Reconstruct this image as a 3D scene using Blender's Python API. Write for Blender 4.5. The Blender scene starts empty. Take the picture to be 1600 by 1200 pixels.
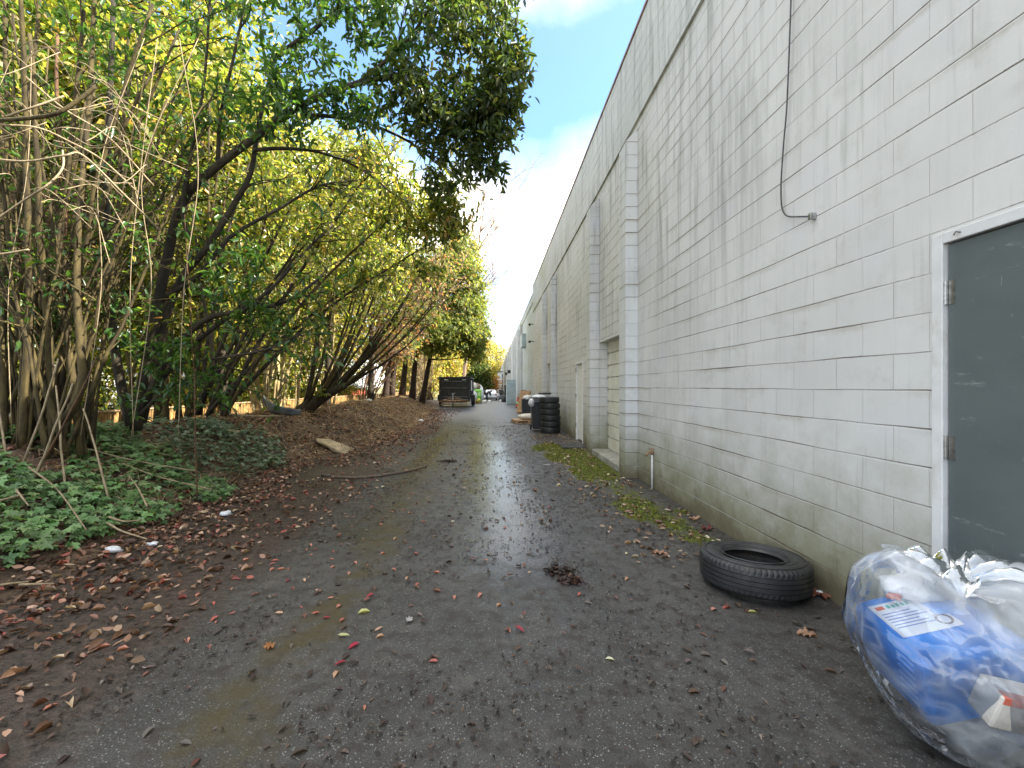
import bpy, bmesh, math, random
import numpy as np
from mathutils import Vector, Matrix, Euler
R = math.radians
rng = np.random.default_rng(7)
random.seed(7)
scene = bpy.context.scene
COL = scene.collection

# ------------------------------------------------------------------ camera, world, sun
E = 1.45          # eye height
F = 675.0         # focal length in pixels of the 1600 px wide photo
VX, VY = 770.0, 604.0
cam = bpy.data.cameras.new("camera")
cam.sensor_width = 36.0
cam.lens = F / 1600 * 36
cam.shift_x = (800 - VX) / 1600
cam.shift_y = (VY - 600) / 1600
cam.clip_start = 0.05
cam.clip_end = 2000
co = bpy.data.objects.new("camera", cam)
COL.objects.link(co)
co.location = (0, 0, E)
co.rotation_euler = (R(90), 0, 0)
scene.camera = co

SUN_DIR = Vector((0.80, -0.10, 0.64)).normalized()
elev = math.asin(SUN_DIR.z)
sun = bpy.data.lights.new("sun", 'SUN')
sun.energy = 5.0
sun.angle = R(0.5)
sun.color = (1.0, 0.93, 0.80)
so = bpy.data.objects.new("sun", sun)
COL.objects.link(so)
so.location = (20, -5, 25)
so.rotation_euler = (-SUN_DIR).to_track_quat('-Z', 'Y').to_euler()

w = bpy.data.worlds.new("World")
scene.world = w
w.use_nodes = True
nt = w.node_tree
for n in list(nt.nodes):
    nt.nodes.remove(n)
N = nt.nodes.new
Lk = nt.links.new
wo = N('ShaderNodeOutputWorld')
bg = N('ShaderNodeBackground')
bg.inputs[1].default_value = 0.15
sky = N('ShaderNodeTexSky')
sky.sky_type = 'NISHITA'
sky.sun_disc = False
sky.sun_elevation = elev
sky.sun_rotation = math.atan2(SUN_DIR.x, SUN_DIR.y)
sky.ozone_density = 1.5
tc = N('ShaderNodeTexCoord')
sep = N('ShaderNodeSeparateXYZ')
Lk(tc.outputs['Generated'], sep.inputs[0])
def wm(op, a, b=None, c=None, clamp=False):
    n = N('ShaderNodeMath'); n.operation = op; n.use_clamp = clamp
    for i, v in enumerate((a, b, c)):
        if v is None: continue
        if isinstance(v, (int, float)): n.inputs[i].default_value = v
        else: Lk(v, n.inputs[i])
    return n.outputs[0]
hx = wm('MULTIPLY', sep.outputs[0], sep.outputs[0])
hy = wm('MULTIPLY', sep.outputs[1], sep.outputs[1])
hl = wm('SQRT', wm('ADD', hx, hy))
te = wm('DIVIDE', sep.outputs[2], wm('MAXIMUM', hl, 0.001))
nz = N('ShaderNodeTexNoise'); nz.inputs['Scale'].default_value = 3.2; nz.inputs['Detail'].default_value = 7; nz.inputs['Roughness'].default_value = 0.55
Lk(tc.outputs['Generated'], nz.inputs['Vector'])
t = wm('ADD', te, wm('MULTIPLY', wm('SUBTRACT', nz.outputs['Fac'], 0.5), 0.45))
cr = N('ShaderNodeValToRGB')
Lk(wm('DIVIDE', t, 2.0), cr.inputs[0])
els = cr.color_ramp.elements
stops = [(0.0, 0.95), (0.04, 0.7), (0.07, 0.15), (0.115, 0.22), (0.14, 1.0), (0.235, 1.0), (0.262, 0.16), (0.30, 0.0), (0.42, 0.02), (0.50, 0.5), (0.75, 0.9), (1.0, 0.8)]  # highest stops: cloud overhead, out of view, added for soft light
els[0].position = 0.0; els[0].color = (stops[0][1],) * 3 + (1,)
els[1].position = 1.0; els[1].color = (stops[-1][1],) * 3 + (1,)
for p, v in stops[1:-1]:
    e_ = els.new(p); e_.color = (v, v, v, 1)
mx = N('ShaderNodeMix'); mx.data_type = 'RGBA'
Lk(cr.outputs[0], mx.inputs[0])
tn = N('ShaderNodeMix'); tn.data_type = 'RGBA'; tn.blend_type = 'MULTIPLY'; tn.inputs[0].default_value = 1.0; Lk(sky.outputs[0], tn.inputs[6]); tn.inputs[7].default_value = (0.80, 0.95, 1.03, 1)
Lk(tn.outputs[2], mx.inputs[6])
mx.inputs[7].default_value = (6.6, 6.35, 5.9, 1)
Lk(mx.outputs[2], bg.inputs[0])
Lk(bg.outputs[0], wo.inputs[0])

scene.view_settings.view_transform = 'Standard'
scene.view_settings.look = 'None'
scene.view_settings.gamma = 1
scene.view_settings.exposure = 1.78
scene.cycles.max_bounces = 8
scene.cycles.transparent_max_bounces = 12

# ------------------------------------------------------------------ helpers
def P(px, py, Y):
    return np.array([(px - VX) / F * Y, Y, E - (py - VY) / F * Y])

def unit(v):
    v = np.asarray(v, float)
    return v / np.maximum(np.linalg.norm(v, axis=-1, keepdims=True), 1e-9)

_tab = np.random.default_rng(3).random((256, 256))
def vnoise(x, y):
    x = np.asarray(x, float); y = np.asarray(y, float)
    xi = np.floor(x).astype(int); yi = np.floor(y).astype(int)
    fx = x - xi; fy = y - yi
    fx = fx * fx * (3 - 2 * fx); fy = fy * fy * (3 - 2 * fy)
    a = _tab[xi % 256, yi % 256]; b = _tab[(xi + 1) % 256, yi % 256]
    c = _tab[xi % 256, (yi + 1) % 256]; d = _tab[(xi + 1) % 256, (yi + 1) % 256]
    return (a * (1 - fx) + b * fx) * (1 - fy) + (c * (1 - fx) + d * fx) * fy
def fbm(x, y, o=4):
    s = 0; a = 0.5; t_ = 0
    for i in range(o):
        s = s + a * vnoise(np.asarray(x) * 2 ** i + 17.3 * i, np.asarray(y) * 2 ** i + 9.1 * i); t_ += a; a *= 0.5
    return s / t_
def sstep(a, b, x):
    t_ = np.clip((np.asarray(x, float) - a) / (b - a), 0, 1)
    return t_ * t_ * (3 - 2 * t_)

def base_z(y):
    return np.interp(y, [-20, 0, 30, 60, 200, 400], [0, 0, 0, -0.45, -0.6, -0.6])
def foot_x(y):
    return np.interp(y, [0, 3, 8, 14, 28, 60], [-3.3, -3.35, -3.6, -2.75, -3.9, -4.6])
def ground_h(x, y):
    """height of the open ground: road plane, then the earth bank, then the yards behind it"""
    x = np.asarray(x, float); y = np.asarray(y, float)
    f = foot_x(y) + 0.25 * (fbm(y * 0.9, y * 0 + 3) - 0.5)
    d = f - x
    up = sstep(-0.25, 2.0, d) * (0.84 + 0.28 * (fbm(x * 0.7 + 9, y * 0.5) - 0.5))
    down = sstep(2.1, 4.2, d) * 1.15
    far = 1 - sstep(30, 48, y) * 0.75
    h = base_z(y) + (up - down) * far
    rough = sstep(0.0, 0.6, d)
    h = h + rough * 0.17 * (fbm(x * 2.3, y * 2.3) - 0.5) + rough * 0.07 * (fbm(x * 8, y * 8) - 0.5)
    return h
def road_h(x, y):
    return base_z(y) + 0.012 + 0.02 * (fbm(np.asarray(x) * 0.8, np.asarray(y) * 0.35 + 50) - 0.5)
def surf_h(x, y):
    g = ground_h(x, y)
    return np.where(np.asarray(x) > foot_x(y) - 0.6, np.maximum(g, road_h(x, y)), g)

def link(o, parent=None):
    COL.objects.link(o)
    if parent is not None:
        o.parent = parent
    return o
def tag(o, label=None, cat=None, group=None, kind=None):
    if label: o['label'] = label
    if cat: o['category'] = cat
    if group: o['group'] = group
    if kind: o['kind'] = kind
    return o
def thing(name, label, cat, loc=(0, 0, 0), rz=0, group=None):
    o = bpy.data.objects.new(name, None)
    o.empty_display_size = 0.2
    o.location = loc; o.rotation_euler = (0, 0, rz)
    link(o)
    return tag(o, label, cat, group)

def np_mesh(name, V, faces_flat, nper, mat, parent=None, col=None, smooth=False, attrs=None):
    """V (n,3); faces_flat: flat int array with nper verts per face"""
    me = bpy.data.meshes.new(name)
    V = np.ascontiguousarray(V, dtype=np.float32)
    ff = np.ascontiguousarray(faces_flat, dtype=np.int32).ravel()
    nf = len(ff) // nper
    me.vertices.add(len(V)); me.vertices.foreach_set('co', V.ravel())
    me.loops.add(len(ff)); me.loops.foreach_set('vertex_index', ff)
    me.polygons.add(nf)
    me.polygons.foreach_set('loop_start', np.arange(0, nf * nper, nper, dtype=np.int32))
    me.polygons.foreach_set('loop_total', np.full(nf, nper, dtype=np.int32))
    if smooth: me.polygons.foreach_set('use_smooth', np.ones(nf, dtype=bool))
    me.update(calc_edges=True)
    if col is not None:
        a = me.color_attributes.new('Col', 'FLOAT_COLOR', 'POINT')
        c4 = np.ones((len(V), 4), dtype=np.float32); c4[:, :3] = col
        a.data.foreach_set('color', c4.ravel())
    if attrs:
        for k, v in attrs.items():
            a = me.attributes.new(k, 'FLOAT', 'POINT'); a.data.foreach_set('value', np.asarray(v, dtype=np.float32))
    me.materials.append(mat)
    o = bpy.data.objects.new(name, me)
    return link(o, parent)

class MB:
    def __init__(s): s.v = []; s.f = []
    def add(s, V, Fs):
        n = len(s.v); s.v.extend([tuple(map(float, p)) for p in V]); s.f.extend([tuple(i + n for i in f) for f in Fs]); return s
    def box(s, x0, x1, y0, y1, z0, z1, M=None):
        V = [(x, y, z) for z in (z0, z1) for y in (y0, y1) for x in (x0, x1)]
        if M is not None: V = [tuple(M @ Vector(p)) for p in V]
        return s.add(V, [(0, 2, 3, 1), (4, 5, 7, 6), (0, 1, 5, 4), (2, 6, 7, 3), (0, 4, 6, 2), (1, 3, 7, 5)])
    def tube(s, pts, rad, k=6, cap=True):
        pts = np.asarray(pts, float); n = len(pts)
        rad = np.full(n, rad, float) if np.isscalar(rad) else np.asarray(rad, float)
        T = np.gradient(pts, axis=0); T = unit(T)
        ref = np.array([0, 0, 1.0]) if abs(T[0][2]) < 0.9 else np.array([1.0, 0, 0])
        u = unit(np.cross(T[0], ref)); rings = []
        ang = np.arange(k) * 2 * math.pi / k
        for i in range(n):
            u = unit(u - T[i] * np.dot(u, T[i])); v = np.cross(T[i], u)
            rings.append(pts[i] + rad[i] * (np.outer(np.cos(ang), u) + np.outer(np.sin(ang), v)))
        V = np.concatenate(rings)
        Fs = [(i * k + j, i * k + (j + 1) % k, (i + 1) * k + (j + 1) % k, (i + 1) * k + j) for i in range(n - 1) for j in range(k)]
        if cap and k > 3: Fs += [tuple(range(k))[::-1], tuple((n - 1) * k + j for j in range(k))]
        return s.add(V, Fs)
    def lathe(s, prof, k=32, M=None, closed=False, mod=None):
        n = len(prof); V = []
        for j in range(k):
            a = 2 * math.pi * j / k
            for i, (r, z) in enumerate(prof):
                rr, zz = (r, z) if mod is None else mod(i, j, r, z)
                p = Vector((rr * math.cos(a), rr * math.sin(a), zz))
                V.append(tuple(M @ p) if M is not None else tuple(p))
        Fs = []
        m = n if closed else n - 1
        for j in range(k):
            for i in range(m):
                a, b = j * n + i, j * n + (i + 1) % n
                c, d = ((j + 1) % k) * n + (i + 1) % n, ((j + 1) % k) * n + i
                Fs.append((a, d, c, b))
        return s.add(V, Fs)
    def grid(s, fn, nu, nv):
        V = [fn(i / nu, j / nv) for j in range(nv + 1) for i in range(nu + 1)]
        Fs = [(j * (nu + 1) + i, j * (nu + 1) + i + 1, (j + 1) * (nu + 1) + i + 1, (j + 1) * (nu + 1) + i) for j in range(nv) for i in range(nu)]
        return s.add(V, Fs)
    def build(s, name, mat, parent=None, smooth=False, bevel=0, seg=2, solid=0, auto=False):
        me = bpy.data.meshes.new(name); me.from_pydata(s.v, [], s.f); me.update()
        me.materials.append(mat)
        if smooth: me.polygons.foreach_set('use_smooth', np.ones(len(me.polygons), dtype=bool))
        o = bpy.data.objects.new(name, me); link(o, parent)
        if solid:
            m = o.modifiers.new('solid', 'SOLIDIFY'); m.thickness = solid
        if bevel:
            m = o.modifiers.new('bevel', 'BEVEL'); m.width = bevel; m.segments = seg; m.limit_method = 'ANGLE'
        return o

def rot(rx=0, ry=0, rz=0, loc=(0, 0, 0)):
    return Matrix.Translation(loc) @ Euler((rx, ry, rz)).to_matrix().to_4x4()

# ------------------------------------------------------------------ materials
def mat(name):
    m = bpy.data.materials.new(name); m.use_nodes = True
    nt = m.node_tree
    b = nt.nodes['Principled BSDF']
    return m, nt, b
class NB:
    """small node-building helper"""
    def __init__(s, nt): s.nt = nt
    def n(s, t_, **kw):
        x = s.nt.nodes.new(t_)
        for k, v in kw.items(): setattr(x, k, v)
        return x
    def put(s, sock, v):
        if isinstance(v, (int, float)): sock.default_value = v
        elif isinstance(v, (tuple, list)): sock.default_value = tuple(v) + ((1,) if len(v) == 3 and len(sock.default_value) == 4 else ())
        else: s.nt.links.new(v, sock)
    def m(s, op, a, b=None, c=None, clamp=False):
        x = s.n('ShaderNodeMath', operation=op, use_clamp=clamp)
        for i, v in enumerate((a, b, c)):
            if v is not None: s.put(x.inputs[i], v)
        return x.outputs[0]
    def mix(s, f, a, b, mode='MIX'):
        x = s.n('ShaderNodeMix', data_type='RGBA', blend_type=mode)
        s.put(x.inputs[0], f); s.put(x.inputs[6], a); s.put(x.inputs[7], b)
        return x.outputs[2]
    def noise(s, vec, scale, detail=3, rough=0.5, dist=0):
        x = s.n('ShaderNodeTexNoise'); s.put(x.inputs['Scale'], scale); x.inputs['Detail'].default_value = detail
        x.inputs['Roughness'].default_value = rough; x.inputs['Distortion'].default_value = dist
        if vec is not None: s.put(x.inputs['Vector'], vec)
        return x.outputs['Fac']
    def ramp(s, v, a, b, lo=0.0, hi=1.0):
        x = s.n('ShaderNodeMapRange', clamp=True); x.interpolation_type = 'SMOOTHSTEP'
        s.put(x.inputs[0], v); s.put(x.inputs[1], a); s.put(x.inputs[2], b); s.put(x.inputs[3], lo); s.put(x.inputs[4], hi)
        return x.outputs[0]
    def xyz(s, x=0, y=0, z=0):
        c = s.n('ShaderNodeCombineXYZ'); s.put(c.inputs[0], x); s.put(c.inputs[1], y); s.put(c.inputs[2], z); return c.outputs[0]
    def pos(s):
        g = s.n('ShaderNodeNewGeometry'); sp = s.n('ShaderNodeSeparateXYZ'); s.nt.links.new(g.outputs['Position'], sp.inputs[0])
        return g.outputs['Position'], sp.outputs[0], sp.outputs[1], sp.outputs[2]
    def obj(s):
        return s.n('ShaderNodeTexCoord').outputs['Object']
    def attr(s, name):
        return s.n('ShaderNodeAttribute', attribute_name=name)
    def bump(s, h, dist, strength=1.0, normal=None):
        x = s.n('ShaderNodeBump'); s.put(x.inputs['Height'], h); x.inputs['Distance'].default_value = dist; x.inputs['Strength'].default_value = strength
        if normal is not None: s.nt.links.new(normal, x.inputs['Normal'])
        return x.outputs[0]

def simple(name, c, rough=0.6, metal=0.0, var=0.15, scale=8, bump=0.0, bscale=40, spec=0.5, dirt=None):
    m, nt, b = mat(name); q = NB(nt); o = q.obj()
    n1 = q.noise(o, scale, 5, 0.6)
    c2 = tuple(max(0, x * (1 - var * 2)) for x in c); c1 = tuple(min(1, x * (1 + var)) for x in c)
    colr = q.mix(q.ramp(n1, 0.3, 0.7), c1, c2)
    if dirt:
        colr = q.mix(q.ramp(q.noise(o, scale * 0.6, 6, 0.7), 0.5, 0.75), colr, dirt)
    q.put(b.inputs['Base Color'], colr)
    q.put(b.inputs['Roughness'], q.ramp(q.noise(o, scale * 2, 3), 0.2, 0.8, rough * 0.8, min(1, rough * 1.2)))
    b.inputs['Metallic'].default_value = metal
    b.inputs['Specular IOR Level'].default_value = spec
    if bump: q.put(b.inputs['Normal'], q.bump(q.noise(o, bscale, 4, 0.6), bump))
    return m

def leaf_mat(name, rough=0.4, trans=0.4, spec=0.5, sat=1.0):
    m, nt, b = mat(name); q = NB(nt)
    a = q.attr('Col').outputs['Color']
    q.put(b.inputs['Base Color'], a); b.inputs['Roughness'].default_value = rough; b.inputs['Specular IOR Level'].default_value = spec
    tr = q.n('ShaderNodeBsdfTranslucent')
    hs = q.n('ShaderNodeMix', data_type='RGBA', blend_type='MULTIPLY'); hs.inputs[0].default_value = 1
    q.put(hs.inputs[6], a); hs.inputs[7].default_value = (2.25, 2.05, 0.95, 1)
    q.put(tr.inputs[0], hs.outputs[2])
    ms = q.n('ShaderNodeMixShader'); ms.inputs[0].default_value = trans
    nt.links.new(b.outputs[0], ms.inputs[1]); nt.links.new(tr.outputs[0], ms.inputs[2])
    nt.links.new(ms.outputs[0], nt.nodes['Material Output'].inputs[0])
    return m

def bark_mat(name, c, c2, scale=14):
    m, nt, b = mat(name); q = NB(nt); p, x, y, z = q.pos()
    v = q.xyz(q.m('MULTIPLY', x, 1.0), q.m('MULTIPLY', y, 1.0), q.m('MULTIPLY', z, 0.35))
    n1 = q.noise(v, scale, 5, 0.65)
    q.put(b.inputs['Base Color'], q.mix(q.ramp(n1, 0.35, 0.65), c, c2))
    b.inputs['Roughness'].default_value = 0.85
    q.put(b.inputs['Normal'], q.bump(q.noise(v, scale * 4, 4, 0.7), 0.01))
    return m

M = {}
M['bark_dark'] = bark_mat('bark_dark', (0.022, 0.016, 0.011), (0.055, 0.042, 0.022))
M['bark_olive'] = bark_mat('bark_olive', (0.030, 0.020, 0.006), (0.085, 0.062, 0.016))
M['bark_sunlit'] = bark_mat('bark_sunlit', (0.26, 0.20, 0.09), (0.42, 0.34, 0.17))  # bark lightened: sun on the stems is put into the colour
M['bark_cedar'] = bark_mat('bark_cedar', (0.02, 0.013, 0.009), (0.06, 0.034, 0.02), 20)
M['bark_rust'] = bark_mat('bark_rust', (0.07, 0.035, 0.018), (0.15, 0.075, 0.032))
M['cane'] = bark_mat('cane', (0.27, 0.20, 0.12), (0.42, 0.33, 0.20), 30)
M['stick'] = bark_mat('stick', (0.10, 0.07, 0.05), (0.17, 0.13, 0.09), 30)
M['twig_pink'] = bark_mat('twig_pink', (0.20, 0.13, 0.09), (0.30, 0.20, 0.14), 3)
M['leaf'] = leaf_mat('leaf', 0.32, 0.48, 0.6)
M['leaf_far'] = leaf_mat('leaf_far', 0.6, 0.5, 0.3)
M['leaf_ivy'] = leaf_mat('leaf_ivy', 0.42, 0.2, 0.5)
M['leaf_dead'] = leaf_mat('leaf_dead', 0.55, 0.12, 0.4)

def wall_mat(name, vertical=True, tint=(0.66, 0.655, 0.635), algae=0.35):
    m, nt, b = mat(name); q = NB(nt); p, x, y, z = q.pos()
    s = q.m('ADD', y, x)
    s = q.m('SUBTRACT', s, 2.28 + 2.46)
    wob = q.m('MULTIPLY', q.m('SUBTRACT', q.noise(q.xyz(s, z, 0), 2.2, 3), 0.5), 0.012)
    zz = q.m('ADD', q.m('DIVIDE', q.m('SUBTRACT', z, 1.43), 0.2032), q.m('DIVIDE', wob, 0.2032))
    row = q.m('FLOOR', zz)
    fz = q.m('FRACT', zz)
    u = q.m('ADD', q.m('DIVIDE', s, 0.4064), q.m('MULTIPLY', q.m('FLOORED_MODULO', row, 2.0), 0.5))
    ucol = q.m('FLOOR', u); fu = q.m('FRACT', u)
    dz = q.m('MULTIPLY', q.m('MINIMUM', fz, q.m('SUBTRACT', 1.0, fz)), 0.2032)
    du = q.m('MULTIPLY', q.m('MINIMUM', fu, q.m('SUBTRACT', 1.0, fu)), 0.4064)
    hn = q.noise(q.xyz(s, q.m('MULTIPLY', row, 3.7), 0), 0.8, 5, 0.6)
    wid = q.m('ADD', q.ramp(hn, 0.40, 0.66, 0.0018, 0.0062), q.m('MULTIPLY', q.ramp(q.noise(q.xyz(s, z, 71), 30, 3, 0.7), 0.55, 0.8), 0.006))
    jh = q.ramp(q.m('DIVIDE', dz, wid), 0.6, 1.25, 1.0, 0.0)
    jv = q.ramp(du, 0.001, 0.004, 1.0, 0.0)
    wn = q.n('ShaderNodeTexWhiteNoise', noise_dimensions='2D'); q.put(wn.inputs['Vector'], q.xyz(ucol, row, 0))
    rb = wn.outputs['Value']
    jv_s = q.m('MULTIPLY', jv, q.ramp(rb, 0.45, 1.0, 0.02, 0.45)) if vertical else 0.0
    hs = q.ramp(hn, 0.3, 0.65, 0.45, 1.0)
    # grooves
    joint = q.m('MAXIMUM', q.m('MULTIPLY', jh, hs), jv_s)
    # base colour
    big = q.noise(q.xyz(s, z, 0), 0.7, 4, 0.6)
    c = q.mix(q.ramp(big, 0.3, 0.7), tint, tuple(t_ * 0.88 for t_ in tint))
    c = q.mix(q.m('MULTIPLY', rb, 0.22), c, tuple(t_ * 0.72 for t_ in tint))
    lilac = q.noise(q.xyz(s, z, 4), 1.3, 3, 0.5)
    c = q.mix(q.ramp(lilac, 0.55, 0.75, 0, 0.4), c, (0.60, 0.60, 0.66))
    # vertical weather streaks
    st = q.noise(q.xyz(q.m('MULTIPLY', s, 7.0), q.m('MULTIPLY', z, 0.45), 0), 1.0, 6, 0.65)
    reg = q.noise(q.xyz(q.m('MULTIPLY', s, 0.55), q.m('MULTIPLY', z, 0.35), 7), 1.0, 3, 0.5)
    hi = q.m('MULTIPLY', q.ramp(z, 1.6, 4.2, 0.2, 1.0), q.ramp(y, 2.6, 4.6, 0.25, 1.0))
    stm = q.m('MULTIPLY', q.m('MULTIPLY', q.ramp(st, 0.46, 0.68), q.ramp(reg, 0.30, 0.52)), hi)
    c = q.mix(q.m('MULTIPLY', stm, 0.72), c, (0.20, 0.205, 0.18))
    st2 = q.noise(q.xyz(q.m('MULTIPLY', s, 16.0), q.m('MULTIPLY', z, 0.8), 3), 1.0, 4, 0.6)
    c = q.mix(q.m('MULTIPLY', q.m('MULTIPLY', q.ramp(st2, 0.55, 0.75), q.ramp(reg, 0.3, 0.6)), 0.4), c, (0.25, 0.25, 0.22))
    # blotchy grime
    bl = q.noise(q.xyz(s, z, 11), 3.2, 7, 0.72)
    c = q.mix(q.ramp(bl, 0.50, 0.76, 0, 0.45), c, (0.42, 0.41, 0.37))
    sm = q.noise(q.xyz(q.m('MULTIPLY', s, 0.9), q.m('MULTIPLY', z, 2.2), 51), 3.0, 6, 0.75)
    c = q.mix(q.ramp(sm, 0.58, 0.74, 0, 0.5), c, (0.72, 0.72, 0.73))
    # algae towards the foot
    an = q.noise(q.xyz(s, z, 21), 2.2, 6, 0.7)
    ah = q.m('ADD', z, q.m('MULTIPLY', q.m('SUBTRACT', an, 0.5), -1.3))
    am = q.ramp(ah, 0.10, 1.25, 1.0, 0.0)
    c = q.mix(q.m('MULTIPLY', am, 0.85), c, (0.26, 0.255, 0.17))
    am2 = q.ramp(q.m('ADD', z, q.m('MULTIPLY', q.m('SUBTRACT', bl, 0.5), -0.8)), 0.0, 0.34, 1.0, 0.0)
    c = q.mix(q.m('MULTIPLY', q.ramp(ah, 0.0, 0.6, 1.0, 0.0), 0.5), c, (0.20, 0.195, 0.10))
    c = q.mix(q.m('MULTIPLY', am2, 0.9), c, (0.13, 0.11, 0.065))
    if algae:
        g2 = q.noise(q.xyz(q.m('MULTIPLY', s, 0.25), q.m('MULTIPLY', z, 1.0), 31), 1.0, 5, 0.6)
        c = q.mix(q.m('MULTIPLY', q.ramp(g2, 0.45, 0.65), q.m('MULTIPLY', q.ramp(s, 8, 22), algae)), c, (0.36, 0.36, 0.19))
    # joints
    jc = q.mix(q.ramp(hn, 0.40, 0.6), (0.24, 0.22, 0.19), (0.115, 0.085, 0.06))
    # dirt that has run down from each bed joint
    jd = q.ramp(q.m('ADD', fz, q.m('MULTIPLY', q.noise(q.xyz(s, z, 61), 18, 4, 0.7), 0.35)), 0.90, 1.12)
    c = q.mix(q.m('MULTIPLY', q.m('MULTIPLY', jd, q.ramp(hn, 0.48, 0.66)), 0.5), c, (0.33, 0.29, 0.22))
    c = q.mix(q.m('MULTIPLY', joint, 0.95), c, jc)
    hl_ = q.m('MULTIPLY', q.ramp(q.m('ABSOLUTE', q.m('SUBTRACT', q.m('MULTIPLY', fz, 0.2032), 0.195)), 0.001, 0.004, 1.0, 0.0), q.ramp(lilac, 0.45, 0.6, 0, 0.5))  # pale line painted just under the bed joint as a highlight
    c = q.mix(hl_, c, (0.75, 0.75, 0.75))
    # paint pits
    pit = q.noise(q.xyz(s, q.m('MULTIPLY', z, 2.5), 41), 26, 4, 0.75)
    c = q.mix(q.ramp(pit, 0.70, 0.75, 0, 0.6), c, (0.18, 0.17, 0.14))
    q.put(b.inputs['Base Color'], c)
    b.inputs['Roughness'].default_value = 0.62
    b.inputs['Specular IOR Level'].default_value = 0.35
    fine = q.noise(q.xyz(s, q.m('MULTIPLY', z, 1.4), 5), 60, 4, 0.7)
    hgt = q.m('ADD', q.m('MULTIPLY', q.m('MAXIMUM', jh, q.m('MULTIPLY', jv, 0.5) if vertical else 0.0), -1.0), q.m('ADD', q.m('MULTIPLY', fine, 0.22), q.m('MULTIPLY', rb, 0.25)))
    q.put(b.inputs['Normal'], q.bump(hgt, 0.006, 0.8))
    return m
M['wall'] = wall_mat('painted_block')
M['pilaster'] = wall_mat('painted_block_pilaster', vertical=False, tint=(0.66, 0.67, 0.67), algae=0.1)
M['band'] = wall_mat('painted_block_band', tint=(0.60, 0.61, 0.59), algae=0.8)
M['wall_b'] = wall_mat('painted_block_far', tint=(0.56, 0.60, 0.58), algae=0.35)

M['flashing'] = simple('flashing', (0.30, 0.16, 0.15), 0.5)
M['door_grey'] = None
def door_mat():
    m, nt, b = mat('door_paint'); q = NB(nt); p, x, y, z = q.pos()
    v = q.xyz(q.m('MULTIPLY', y, 1.0), q.m('MULTIPLY', z, 1.6), 0)
    c = q.mix(q.ramp(q.noise(v, 2.5, 4), 0.3, 0.7), (0.088, 0.108, 0.110), (0.106, 0.126, 0.127))
    sc = q.noise(q.xyz(q.m('MULTIPLY', y, 5.0), q.m('MULTIPLY', z, 16.0), 2), 1.0, 5, 0.7)
    c = q.mix(q.m('MULTIPLY', q.ramp(sc, 0.60, 0.72), 0.42), c, (0.35, 0.38, 0.38))
    sc2 = q.noise(q.xyz(q.m('MULTIPLY', y, 40.0), q.m('MULTIPLY', z, 5.0), 9), 1.0, 3, 0.6)
    c = q.mix(q.m('MULTIPLY', q.ramp(sc2, 0.68, 0.76), 0.5), c, (0.6, 0.62, 0.62))
    q.put(b.inputs['Base Color'], c)
    b.inputs['Roughness'].default_value = 0.48
    q.put(b.inputs['Normal'], q.bump(q.noise(p, 90, 3, 0.6), 0.0012))
    return m
M['door_grey'] = door_mat()
M['frame_white'] = simple('frame_white', (0.66, 0.66, 0.66), 0.45, var=0.05, scale=5, bump=0.001, dirt=(0.50, 0.48, 0.42))
M['steel'] = simple('steel', (0.40, 0.40, 0.39), 0.35, metal=0.9, var=0.2, scale=20)
M['roller'] = simple('roller', (0.68, 0.66, 0.56), 0.5, var=0.06, scale=2.5, dirt=(0.55, 0.50, 0.38))
M['concrete'] = simple('concrete', (0.34, 0.33, 0.29), 0.85, var=0.15, scale=6, bump=0.004, dirt=(0.18, 0.17, 0.11))
M['roof'] = simple('roof', (0.20, 0.20, 0.20), 0.9)
M['white_paint'] = simple('white_paint', (0.72, 0.72, 0.70), 0.5, var=0.06)
M['cable'] = simple('cable', (0.05, 0.05, 0.055), 0.5)
M['rust'] = simple('rust', (0.30, 0.17, 0.09), 0.8, var=0.3, scale=5, bump=0.003)
M['grey_panel'] = simple('grey_panel', (0.42, 0.50, 0.52), 0.5, var=0.1, scale=2)
M['black_metal'] = simple('black_metal', (0.022, 0.025, 0.026), 0.42, var=0.3, scale=6, dirt=(0.05, 0.05, 0.045))
M['black_plastic'] = simple('black_plastic', (0.028, 0.031, 0.036), 0.42, var=0.2, scale=6)
M['grey_plastic'] = simple('grey_plastic', (0.12, 0.135, 0.145), 0.4, var=0.25, scale=4, dirt=(0.15, 0.13, 0.10))
M['pallet_wood'] = simple('pallet_wood', (0.55, 0.36, 0.21), 0.8, var=0.25, scale=9, bump=0.003)
M['fence_wood'] = simple('fence_wood', (0.36, 0.21, 0.07), 0.85, var=0.35, scale=4, bump=0.004, dirt=(0.12, 0.07, 0.03))
M['foam'] = simple('foam', (0.66, 0.62, 0.54), 0.8, var=0.1, scale=5, bump=0.01, bscale=12)
M['white_plastic'] = simple('white_plastic', (0.74, 0.76, 0.78), 0.35, var=0.08, scale=6, bump=0.02, bscale=14)
M['orange'] = simple('orange', (0.62, 0.12, 0.045), 0.5, var=0.2)
M['lime'] = simple('lime', (0.22, 0.60, 0.04), 0.4, var=0.12)
M['lime_pale'] = simple('lime_pale', (0.45, 0.72, 0.25), 0.5, var=0.1)
M['yellow'] = simple('yellow', (0.72, 0.62, 0.12), 0.5, var=0.1)
M['brown_card'] = simple('brown_card', (0.25, 0.17, 0.12), 0.8, var=0.2)
M['car_white'] = simple('car_white', (0.68, 0.71, 0.76), 0.2, var=0.02)
M['glass_dark'] = simple('glass_dark', (0.20, 0.25, 0.30), 0.08, var=0.05)
M['tail_red'] = simple('tail_red', (0.45, 0.04, 0.04), 0.2)
M['rubber'] = simple('rubber', (0.022, 0.023, 0.025), 0.50, var=0.3, scale=5, bump=0.002, bscale=50, spec=0.6, dirt=(0.055, 0.050, 0.042))
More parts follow.
